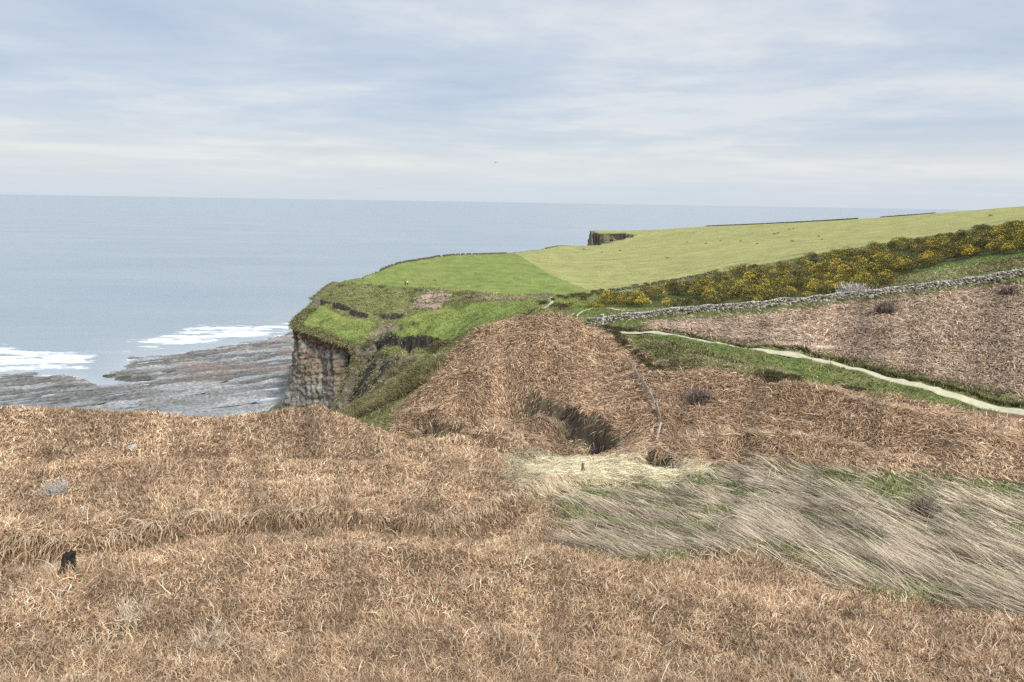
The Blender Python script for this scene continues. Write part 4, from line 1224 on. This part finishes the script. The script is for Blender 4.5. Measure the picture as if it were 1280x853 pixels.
def bare(label, cat, rad, hgt, n_, cols, wpx, u, v, ymin, name='bare_shrub', lean=1.1, sz=1.0):
    r = empty(name, (0, 0, 0)); tag(r, label, cat)
    p0 = hit(u, v, ymin); rr_ = np.hypot(p0[0], p0[1]); wd = max(.006, wpx * rr_ / 740)
    a = rng.uniform(0, 6.28, n_); q = np.zeros((n_, 3)); q[:, :2] = (rng.normal(0, rad * .28, (n_, 2)))
    e = np.clip(rng.normal(lean, .3, n_), .2, 1.5)
    s1 = strands(q, a, e, e + rng.normal(0, .3, n_), rng.uniform(.6, 1.1, n_) * hgt, np.full(n_, wd * 1.3), pick(n_, cols, [1] * len(cols)), K=4, curl=.5)
    mesh_np('stems', *s1[:2], M_blade, r, cols=s1[2])
    m_ = n_ * 7; k = rng.integers(0, n_, m_); vv = s1[0].reshape(n_, 8, 3)
    base = vv[k, rng.integers(2, 8, m_)]
    s2 = strands(base, rng.uniform(0, 6.28, m_), rng.uniform(-.1, 1.4, m_), rng.uniform(-.2, 1.2, m_), rng.uniform(.12, .38, m_) * hgt, np.full(m_, wd * .8), pick(m_, cols, [1] * len(cols)), K=3, curl=.5)
    mesh_np('twigs', *s2[:2], M_blade, r, cols=s2[2])
    r.location = (p0[0], p0[1], p0[2] - .03); r.scale = (1, 1, sz)
    return r


GB = [(.20,.155,.13), (.27,.21,.17), (.15,.11,.095)]
bare('grey brown leafless shrub on the brown slope below the turf', 'bare shrub', 1.9, 1.1, 170, GB, .7, 876, 503, 40)
bare('leafless shrub in the bracken field just below the dry stone wall', 'bare shrub', 1.9, 1.5, 170, GB, .7, 1108, 392, 60)
bare('dark leafless shrub standing in the reeds at the right', 'bare shrub', .75, .9, 150, GB, .7, 1152, 648, 20)
bare('thin purple leafless shrub at the far right edge of the bracken field', 'bare shrub', 1.4, 1.0, 120, GB, .7, 1262, 368, 60)
PG = [(.48,.44,.40), (.38,.34,.31), (.58,.54,.50)]
bare('pale grey dead twiggy plant on the brown slope at far left', 'dead plant', .6, .55, 60, PG, .6, 70, 618, 10, 'dead_plant')
bare('thicket of bleached bare twigs leaning over the top of the stone wall', 'dead plant', 3.2, 1.9, 240, PG, .55, 1066, 372, 107, 'dead_plant')
bare('short spray of pale broken stalks in the foreground bracken', 'dead plant', .3, .45, 40, [(.66,.56,.42),(.5,.4,.28)], .8, 160, 778, 5, 'dead_plant', .9)
bare('spreading tuft of straw coloured stalks low in the foreground', 'dead plant', .3, .45, 45, [(.66,.56,.42),(.5,.4,.28)], .8, 255, 812, 5, 'dead_plant', .8)
bare('dark purple tuft at the mouth of the eroded hollow', 'bare shrub', .6, .6, 80, [(.10,.07,.08),(.14,.10,.10)], .8, 743, 570, 40)
# ---------------------------------------------------------------- posts, gate, fences, dark hollow
def bm_obj(name, bm, mat, parent=None):
    me = bpy.data.meshes.new(name); bm.to_mesh(me); bm.free(); me.materials.append(mat)
    o = bpy.data.objects.new(name, me); COL.objects.link(o)
    if parent: o.parent = parent
    return o


def add_beam(bm, a, b, w, d=None, bevel=.15, w2=None):
    """a squared, slightly tapered timber from a to b"""
    a = Vector(a); b = Vector(b); d = d or w; ax = (b - a).normalized()
    up = Vector((0, 0, 1)) if abs(ax.z) < .9 else Vector((0, 1, 0))
    s = ax.cross(up).normalized(); t = s.cross(ax).normalized()
    rings = []
    nseg = 5
    for k in range(nseg):
        f = k / (nseg - 1); c = a.lerp(b, f); ww = w * (1 - f) + (w2 or w) * f; j = .06 * w
        ring = []
        for i in range(8):
            an = math.pi / 8 + i * math.pi / 4
            ring.append(bm.verts.new(c + s * (math.cos(an) * ww * .54) + t * (math.sin(an) * d * .54 * ww / w) + Vector((random.uniform(-j, j), random.uniform(-j, j), random.uniform(-j, j)))))
        rings.append(ring)
    for r0_, r1_ in zip(rings, rings[1:]):
        for i in range(8): bm.faces.new((r0_[i], r0_[(i + 1) % 8], r1_[(i + 1) % 8], r1_[i]))
    bm.faces.new(rings[0][::-1]); bm.faces.new(rings[-1])


def flat_mat(name, col, rough=.85, var=.3, scale=12, spec=.2):
    m, nt, b = new_mat(name, rough, spec)
    geo = N(nt, 'ShaderNodeNewGeometry'); n_ = noise_node(nt, scale, 5, .6, geo.outputs['Position'])
    r = ramp(nt, n_.outputs['Fac'], [(.3, tuple(c * (1 - var) for c in col)), (.7, tuple(min(.9, c * (1 + var)) for c in col))])
    nt.links.new(r.outputs['Color'], b.inputs['Base Color'])
    return m


M_pale = flat_mat('bleached_timber', (.58, .54, .44)); M_wood = flat_mat('weathered_timber', (.17, .13, .09)); M_black = flat_mat('matte_black', (.022, .019, .017))
M_white = flat_mat('white_paint', (.74, .73, .70), var=.1); M_grey = flat_mat('grey_timber', (.36, .31, .25))

# waymark post at the junction
p = P(753.5, 411, 105.5); p[2] = ground_z(p[0], p[1])
r = tag(empty('waymark_post', p), 'tall pale waymark post with white sign boards where the paths meet', 'signpost')
bm = bmesh.new(); add_beam(bm, (0, 0, -.2), (0, 0, 2.35), .13); bm_obj('post', bm, M_pale, r)
bm = bmesh.new(); add_beam(bm, (-.42, -.08, 2.22), (.1, -.09, 2.22), .2, .05); bm_obj('sign_arm', bm, M_white, r)
bm = bmesh.new(); add_beam(bm, (-.05, -.09, 1.98), (.46, -.02, 1.95), .2, .05); bm_obj('sign_arm', bm, M_white, r)
bm = bmesh.new(); add_beam(bm, (-.13, -.09, 1.42), (.13, -.09, 1.42), .26, .04); bm_obj('notice_board', bm, M_white, r)

# small bleached timber gate left of the post
p = P(709, 411, 111); p[2] = ground_z(p[0], p[1])
r = tag(empty('timber_gate', p), 'small bleached timber gate at the end of the gravel path', 'gate')
for x, h_ in ((-.75, 1.35), (.55, 1.55)):
    bm = bmesh.new(); add_beam(bm, (x, 0, -.2), (x, 0, h_), .17); bm_obj('gate_post', bm, M_pale, r)
bm = bmesh.new()
for z in (.35, .7, 1.05): add_beam(bm, (-.7, .02, z), (.5, .02, z + .04), .11, .05)
add_beam(bm, (-.68, .06, .3), (.48, .06, 1.15), .09, .04)
bm_obj('gate_leaf', bm, M_pale, r)
bm = bmesh.new(); add_beam(bm, (.6, 0, 1.5), (1.0, .05, 1.75), .12); bm_obj('brace', bm, M_pale, r)

# two old fence posts above the straw
for u, v, y, h_, lab, tilt in ((727, 592, 38, .62, 'short dark timber post standing in the cream straw', .06), (702, 607, 33, .45, 'thin leaning stake on the crest of the grassy bank', -.05)):
    p = hit(u, v, 20, 60)
    r = tag(empty('fence_post', p), lab, 'fence post')
    bm = bmesh.new(); add_beam(bm, (0, 0, -.15), (tilt, 0, h_), .13 if h_ > .5 else .08); bm_obj('post', bm, M_wood, r)
    bm = bmesh.new(); add_beam(bm, (tilt + .02, -.03, h_ * .55), (tilt + .14, -.05, h_ * .3), .03); bm_obj('wire_stub', bm, M_black, r)

# fallen board fence down the hill
pl = [hit(u, v, 45, 110) for u, v in ((783,455),(793,468),(803,484),(812,500),(820,515),(826,528))]
r = tag(empty('board_fence', pl[0]), 'low broken line of grey boards running down the brown hillside', 'fence')
o0 = Vector(pl[0])
for i, (a, b_) in enumerate(zip(pl, pl[1:])):
    b_ = a + (b_ - a) * (.8, .62, .9, .7, .85)[i]
    a = Vector(a) - o0; b2 = Vector(b_) - o0
    bm = bmesh.new(); add_beam(bm, a + Vector((0, 0, .55)), b2 + Vector((0, 0, (.62, .4, .66, .5, .3)[i])), .08, .42); bm_obj('board', bm, M_grey, r)
    bm = bmesh.new(); add_beam(bm, a + Vector((.05, .05, -.2)), a + Vector((.05, .05, 1.05)), .14); bm_obj('fence_post', bm, M_grey, r)
pa = hit(826, 534, 45, 100); pb = hit(821, 553, 45, 100)
bm = bmesh.new(); add_beam(bm, (0, 0, .35), Vector(pb) - Vector(pa) + Vector((0, 0, .2)), .14, .1)
o = bm_obj('fallen_post', bm, M_grey); o.location = pa; tag(o, 'pale fallen post at the lower end of the board fence', 'fallen post')

# near-black solid added in place of the shaded hollow under the bank
p = np.array([*on_ground(81, 708, 14.3), 0.0]); p[2] = ground_z(p[0], p[1]) - .05
bm = bmesh.new(); random.seed(3)
rings = []
for k in range(8):
    f = k / 7; ring = []
    for i in range(14):
        an = i / 14 * 6.283; rr_ = (.13 - .02 * f + .07 * (1 - f) ** 3) * (1 + .18 * math.sin(3 * an + 1) + random.uniform(-.10, .10))
        ring.append(bm.verts.new((rr_ * math.cos(an) * .9 + .10 * f, rr_ * math.sin(an), f * .52 + (random.uniform(-.05, .05) if k == 7 else 0))))
    rings.append(ring)
for a, b_ in zip(rings, rings[1:]):
    for i in range(14): bm.faces.new((a[i], a[(i + 1) % 14], b_[(i + 1) % 14], b_[i]))
bm.faces.new(rings[-1])
r = tag(empty('dark_hollow_solid', p), 'black stump-shaped solid standing in for a dark hollow in the grassy bank at left', 'stump')
bm_obj('hollow_core', bm, M_black, r)
bm = bmesh.new()
for a in (.3, 2.2, 4.1): add_beam(bm, (.1 * math.cos(a), .1 * math.sin(a), .06), (.36 * math.cos(a), .36 * math.sin(a), -.05), .07, w2=.03)
bm_obj('hollow_spurs', bm, M_black, r)
# pale lump in the near slope
def boulder(name, lab, p, s, mat, cat='boulder', sq=(1, .8, .6), seed=1):
    bm = bmesh.new(); bmesh.ops.create_icosphere(bm, subdivisions=3, radius=1)
    from mathutils import noise as mn
    for v_ in bm.verts:
        n_ = v_.co.copy(); d_ = 1 + .28 * mn.noise(n_ * 1.3 + Vector((seed * 3.1, 0, 0))) + .12 * mn.noise(n_ * 3.2 + Vector((0, seed, 0)))
        v_.co = Vector((n_.x * sq[0], n_.y * sq[1], n_.z * sq[2])) * d_ * s
    o = bm_obj(name, bm, mat); o.location = p; return tag(o, lab, cat)
M_rock = flat_mat('grey_rock', (.33, .31, .29), scale=6)
p = hit(166, 560, 10, 80); boulder('boulder', 'small pale boulder in the brown slope near the skyline at left', p, .28, M_rock)
M_drock = flat_mat('dark_wet_rock', (.06, .06, .055), scale=2)
for i, (u, v, s, sq) in enumerate(((140, 471, 2.4, (1.3, .7, .28)), (166, 473, 3.4, (1.7, .6, .2)), (152, 475, 1.6, (1.4, .7, .3)))):
    q = P(u, v, 220); t = H / (H - q[2]); q = EYE + (q - EYE) * t; q[2] = 0.1
    boulder('boulder', ['dark low rock standing in the shallow water, leftmost of the three', 'long flat dark rock standing in the shallow water, right of the others', 'small dark rock in the shallows nearest the shore'][i], q, s, M_drock, sq=sq, seed=i + 4)

# ---------------------------------------------------------------- walkers on the cliff top field
def skin_mesh(name, vs_, es, rad, mat, parent, sub=1):
    me = bpy.data.meshes.new(name); me.from_pydata([Vector(v) for v in vs_], es, [])
    o = bpy.data.objects.new(name, me); COL.objects.link(o)
    md = o.modifiers.new('s', 'SKIN')
    for i, rr_ in enumerate(rad): me.skin_vertices[0].data[i].radius = (rr_, rr_)
    me.skin_vertices[0].data[0].use_root = True
    sb = o.modifiers.new('d', 'SUBSURF'); sb.levels = sub; sb.render_levels = sub
    dg = bpy.context.evaluated_depsgraph_get(); m2 = bpy.data.meshes.new_from_object(o.evaluated_get(dg))
    bpy.data.objects.remove(o); m2.materials.clear(); m2.materials.append(mat)
    for pz in m2.polygons: pz.use_smooth = True
    o = bpy.data.objects.new(name, m2); COL.objects.link(o); o.parent = parent
    return o


M_skin = flat_mat('skin', (.45, .28, .2), var=.05); M_hair = flat_mat('dark_hair', (.04, .03, .02), var=.2)


def person(u, v, label, jacket, trousers, rz, s=1.0):
    p = hit(u, v, 200, 500)
    r = tag(empty('person', p, rz), label, 'person', 'walkers on the cliff top field'); r.scale = (s, s, s)
    V = [(0,0,.95),(0,0,1.2),(0,0,1.42),(0,.0,1.52),(0,.01,1.66),(.18,0,1.40),(.24,.05,1.14),(.22,.16,.92),(.21,.2,.84),(-.18,0,1.40),(-.24,-.04,1.14),(-.22,-.10,.92),(-.21,-.12,.84),
         (.1,0,.9),(.11,.12,.5),(.11,.02,.1),(.11,.16,.04),(-.1,0,.9),(-.11,-.02,.5),(-.11,-.22,.12),(-.11,-.12,.04)]
    E = [(0,1),(1,2),(2,3),(3,4),(2,5),(5,6),(6,7),(7,8),(2,9),(9,10),(10,11),(11,12),(0,13),(13,14),(14,15),(15,16),(0,17),(17,18),(18,19),(19,20)]
    R = [.13,.12,.12,.055,.11,.06,.045,.04,.035,.06,.045,.04,.035,.09,.06,.045,.04,.09,.06,.045,.04]
    skin_mesh('body', V, E, R, M_skin, r)
    jm = flat_mat('jacket_cloth', jacket, var=.08); tm = flat_mat('trouser_cloth', trousers, var=.08)
    skin_mesh('jacket', V[:3] + V[5:8] + V[9:12], [(0,1),(1,2),(2,3),(3,4),(4,5),(2,6),(6,7),(7,8)], [.16,.155,.15,.08,.065,.058,.08,.065,.058], jm, r)
    skin_mesh('trousers', [V[0], V[13], V[14], V[15], V[17], V[18], V[19]], [(0,1),(1,2),(2,3),(0,4),(4,5),(5,6)], [.145,.105,.08,.065,.105,.08,.065], tm, r)
    skin_mesh('hair', [(0,-.03,1.70),(0,-.05,1.62)], [(0,1)], [.105,.095], M_hair, r)
    return r


person(506.5, 357, 'walker in dark clothes beside one in white on the green field edge', (.03,.03,.04), (.03,.03,.04), .5)
person(509.5, 357, 'walker in a white jacket next to one in black on the field edge', (.75,.75,.73), (.05,.05,.06), .7)
person(453.8, 351, 'walker in a dark jacket at the field corner by the sea', (.03,.04,.04), (.06,.06,.06), 1.2)
person(450.5, 351, 'walker in pale grey at the field corner by the sea', (.5,.5,.5), (.35,.35,.35), 1.4)
p = hit(538, 360, 200, 400); r = tag(empty('marker_post', p), 'brown marker post on the bright field edge above the landslip', 'marker post')
bm = bmesh.new(); add_beam(bm, (0, 0, -.2), (0, 0, 1.5), .2); bm_obj('post', bm, M_wood, r)
bm = bmesh.new(); add_beam(bm, (0, -.05, 1.25), (0, -.16, 1.25), .24); bm_obj('marker_plate', bm, M_wood, r)

# ---------------------------------------------------------------- far tufts in the pale field, and the gull
TP = dict(pal=((.20,.17,.08),(.16,.14,.07),(.24,.21,.10)), wts=(1,1,1))
sp = make_bush('field_tussock', 'small brown tussock dotted in the pale grazed field', 'tussock', 'brown tussocks in the pale field', 1.5, .8, 260, 0, 430, leaf=.4, **TP)
for i, (u, v, s) in enumerate([(967,293,1.3),(972,292,1.0),(986,287,.9),(992,286,.9),(926,302,.9),(990,302,1),(1023,296,1),(882,305,1),(859,303,.8),(901,301,.7),(730,312,.9),(775,314,.9),(752,316,.8),(834,323,.9),(947,305,.8),(1028,300,.7),(1238,270,1.0)]):
    o = sp if i == 0 else copy_tree(sp)
    put(o, u, v, 230, s * .6, i * 1.1)
sp = make_bush('field_tussock', 'brown tussock on the bright green cliff top field', 'tussock', 'tussocks on the bright field', .9, .6, 200, 0, 431, leaf=.25, **TP)
for i, (u, v, s) in enumerate([(544,351,1),(594,342,.9),(577,367,1.1),(583,367,.9)]):
    o = sp if i == 0 else copy_tree(sp)
    put(o, u, v, 200, s * .6, i * 1.1)

pb = P(619.5, 203.5, 160)
r = tag(empty('gull', pb, .3), 'distant grey gull gliding over the sea against the clouds', 'bird')
me = bpy.data.meshes.new('body')
V = [(0,.28,0),(0,.2,.04),(0,0,.07),(0,-.22,.03),(0,-.34,0),(.05,.18,0),(.075,0,0),(.04,-.22,0),(-.05,.18,0),(-.075,0,0),(-.04,-.22,0),(0,.18,-.05),(0,0,-.07),(0,-.22,-.03),(.07,-.36,0),(-.07,-.36,0),
     (.28,.10,.10),(.27,-.08,.10),(.62,-.02,.03),(.60,-.10,.03),(-.28,.10,.10),(-.27,-.08,.10),(-.62,-.02,.03),(-.60,-.10,.03),(.06,.08,.03),(.06,-.12,.03),(-.06,.08,.03),(-.06,-.12,.03)]
Fc = [(0,5,1),(0,1,8),(0,11,5),(0,8,11),(1,5,6,2),(1,2,9,8),(11,12,6,5),(8,9,12,11),(2,6,7,3),(3,10,9,2),(12,13,7,6),(9,10,13,12),(3,7,14,4),(3,4,15,10),(13,4,14,7),(13,10,15,4),(24,16,17,25),(16,18,19,17),(26,27,21,20),(20,21,23,22)]
me.from_pydata(V, [], Fc); me.materials.append(flat_mat('gull_feathers', (.16,.16,.17), var=.1)); o = bpy.data.objects.new('body', me); COL.objects.link(o); o.parent = r
sm = o.modifiers.new('w', 'SOLIDIFY'); sm.thickness = .025
# ---------------------------------------------------------------- sky, sun, camera
SUN_EL, SUN_AZ = math.radians(42), math.radians(150)     # from behind the eye, to the right
sd = Vector((math.sin(SUN_AZ) * math.cos(SUN_EL), math.cos(SUN_AZ) * math.cos(SUN_EL), math.sin(SUN_EL)))
sl = bpy.data.lights.new('sun', 'SUN'); sl.energy = 1.5; sl.angle = math.radians(10); sl.color = (1, .96, .9)
so = bpy.data.objects.new('sun', sl); COL.objects.link(so)
so.rotation_euler = sd.to_track_quat('Z', 'Y').to_euler(); so.location = (0, 0, 200)
w = bpy.data.worlds.new('World'); scene.world = w; w.use_nodes = True
nt = w.node_tree; bg = nt.nodes['Background']; bg.inputs['Strength'].default_value = .064
tc = N(nt, 'ShaderNodeTexCoord'); sepx = N(nt, 'ShaderNodeSeparateXYZ'); nt.links.new(tc.outputs['Generated'], sepx.inputs[0])
sky = N(nt, 'ShaderNodeTexSky', sky_type='NISHITA'); sky.sun_disc = False; sky.sun_elevation = SUN_EL; sky.sun_rotation = SUN_AZ % (2 * math.pi)
zc = N(nt, 'ShaderNodeMath', operation='MAXIMUM'); nt.links.new(sepx.outputs[2], zc.inputs[0]); zc.inputs[1].default_value = 0.0
za = N(nt, 'ShaderNodeMath', operation='ADD'); nt.links.new(zc.outputs[0], za.inputs[0]); za.inputs[1].default_value = .055
dx = N(nt, 'ShaderNodeMath', operation='DIVIDE'); nt.links.new(sepx.outputs[0], dx.inputs[0]); nt.links.new(za.outputs[0], dx.inputs[1])
dy = N(nt, 'ShaderNodeMath', operation='DIVIDE'); nt.links.new(sepx.outputs[1], dy.inputs[0]); nt.links.new(za.outputs[0], dy.inputs[1])
cv = N(nt, 'ShaderNodeCombineXYZ'); nt.links.new(dx.outputs[0], cv.inputs[0]); nt.links.new(dy.outputs[0], cv.inputs[1])
mp = N(nt, 'ShaderNodeMapping'); mp.inputs['Scale'].default_value = (.9, 1.0, 1); mp.inputs['Rotation'].default_value = (0, 0, math.radians(8)); mp.inputs['Location'].default_value = (3.1, 1.7, 0)
nt.links.new(cv.outputs[0], mp.inputs[0])
c1 = noise_node(nt, .42, 7, .55, mp.outputs[0]); c1.inputs['Distortion'].default_value = .4
c2 = noise_node(nt, 1.5, 6, .6, mp.outputs[0])
cm = N(nt, 'ShaderNodeMath', operation='MULTIPLY_ADD'); nt.links.new(c2.outputs['Fac'], cm.inputs[0]); cm.inputs[1].default_value = .35; nt.links.new(c1.outputs['Fac'], cm.inputs[2])
cl = ramp(nt, cm.outputs[0], [(.50, (3.95, 4.75, 5.95)), (.66, (4.9, 5.55, 6.45)), (.80, (6.5, 6.75, 6.95))])
# band of creamy light low over the sea, blue grey right at the horizon
el = ramp(nt, sepx.outputs[2], [(0.0, (5.5, 6.1, 6.75)), (.02, (5.6, 6.15, 6.75)), (.048, (6.9, 6.9, 6.65)), (.085, (6.1, 6.45, 6.7)), (.12, (4.8, 5.5, 6.5)), (.17, (4.4, 5.15, 6.3))])
elm = ramp(nt, sepx.outputs[2], [(0.0, 0.0), (.02, .15), (.06, .45), (.12, .8), (.2, .95)])
cc = mix(nt, elm.outputs['Color'], el.outputs['Color'], cl.outputs['Color'])
# overcast skies are about twice as bright overhead as at the horizon
zen = N(nt, 'ShaderNodeMapRange'); nt.links.new(sepx.outputs[2], zen.inputs[0]); zen.inputs[1].default_value = .28; zen.inputs[2].default_value = 1.0; zen.inputs[3].default_value = .66; zen.inputs[4].default_value = 1.55
zm = N(nt, 'ShaderNodeVectorMath', operation='SCALE'); nt.links.new(cc, zm.inputs[0]); nt.links.new(zen.outputs[0], zm.inputs['Scale'])
fin = mix(nt, .95, sky.outputs[0], zm.outputs[0])
nt.links.new(fin, bg.inputs['Color'])

cd = bpy.data.cameras.new('camera'); co = bpy.data.objects.new('camera', cd); COL.objects.link(co)
cd.sensor_width = 36; cd.lens = FPX / 1280 * 36; cd.clip_end = 150000; cd.clip_start = .1
Mx = Matrix(((Rv[0], Uv[0], -Fv[0], 0), (Rv[1], Uv[1], -Fv[1], 0), (Rv[2], Uv[2], -Fv[2], H), (0, 0, 0, 1)))
co.matrix_world = Mx
scene.camera = co
vs = scene.view_settings; vs.view_transform = 'Standard'; vs.look = 'None'; vs.exposure = EXPOSURE; vs.gamma = 1; vs.use_curve_mapping = False
scene.cycles.max_bounces = 5; scene.cycles.diffuse_bounces = 3; scene.cycles.use_denoising = False
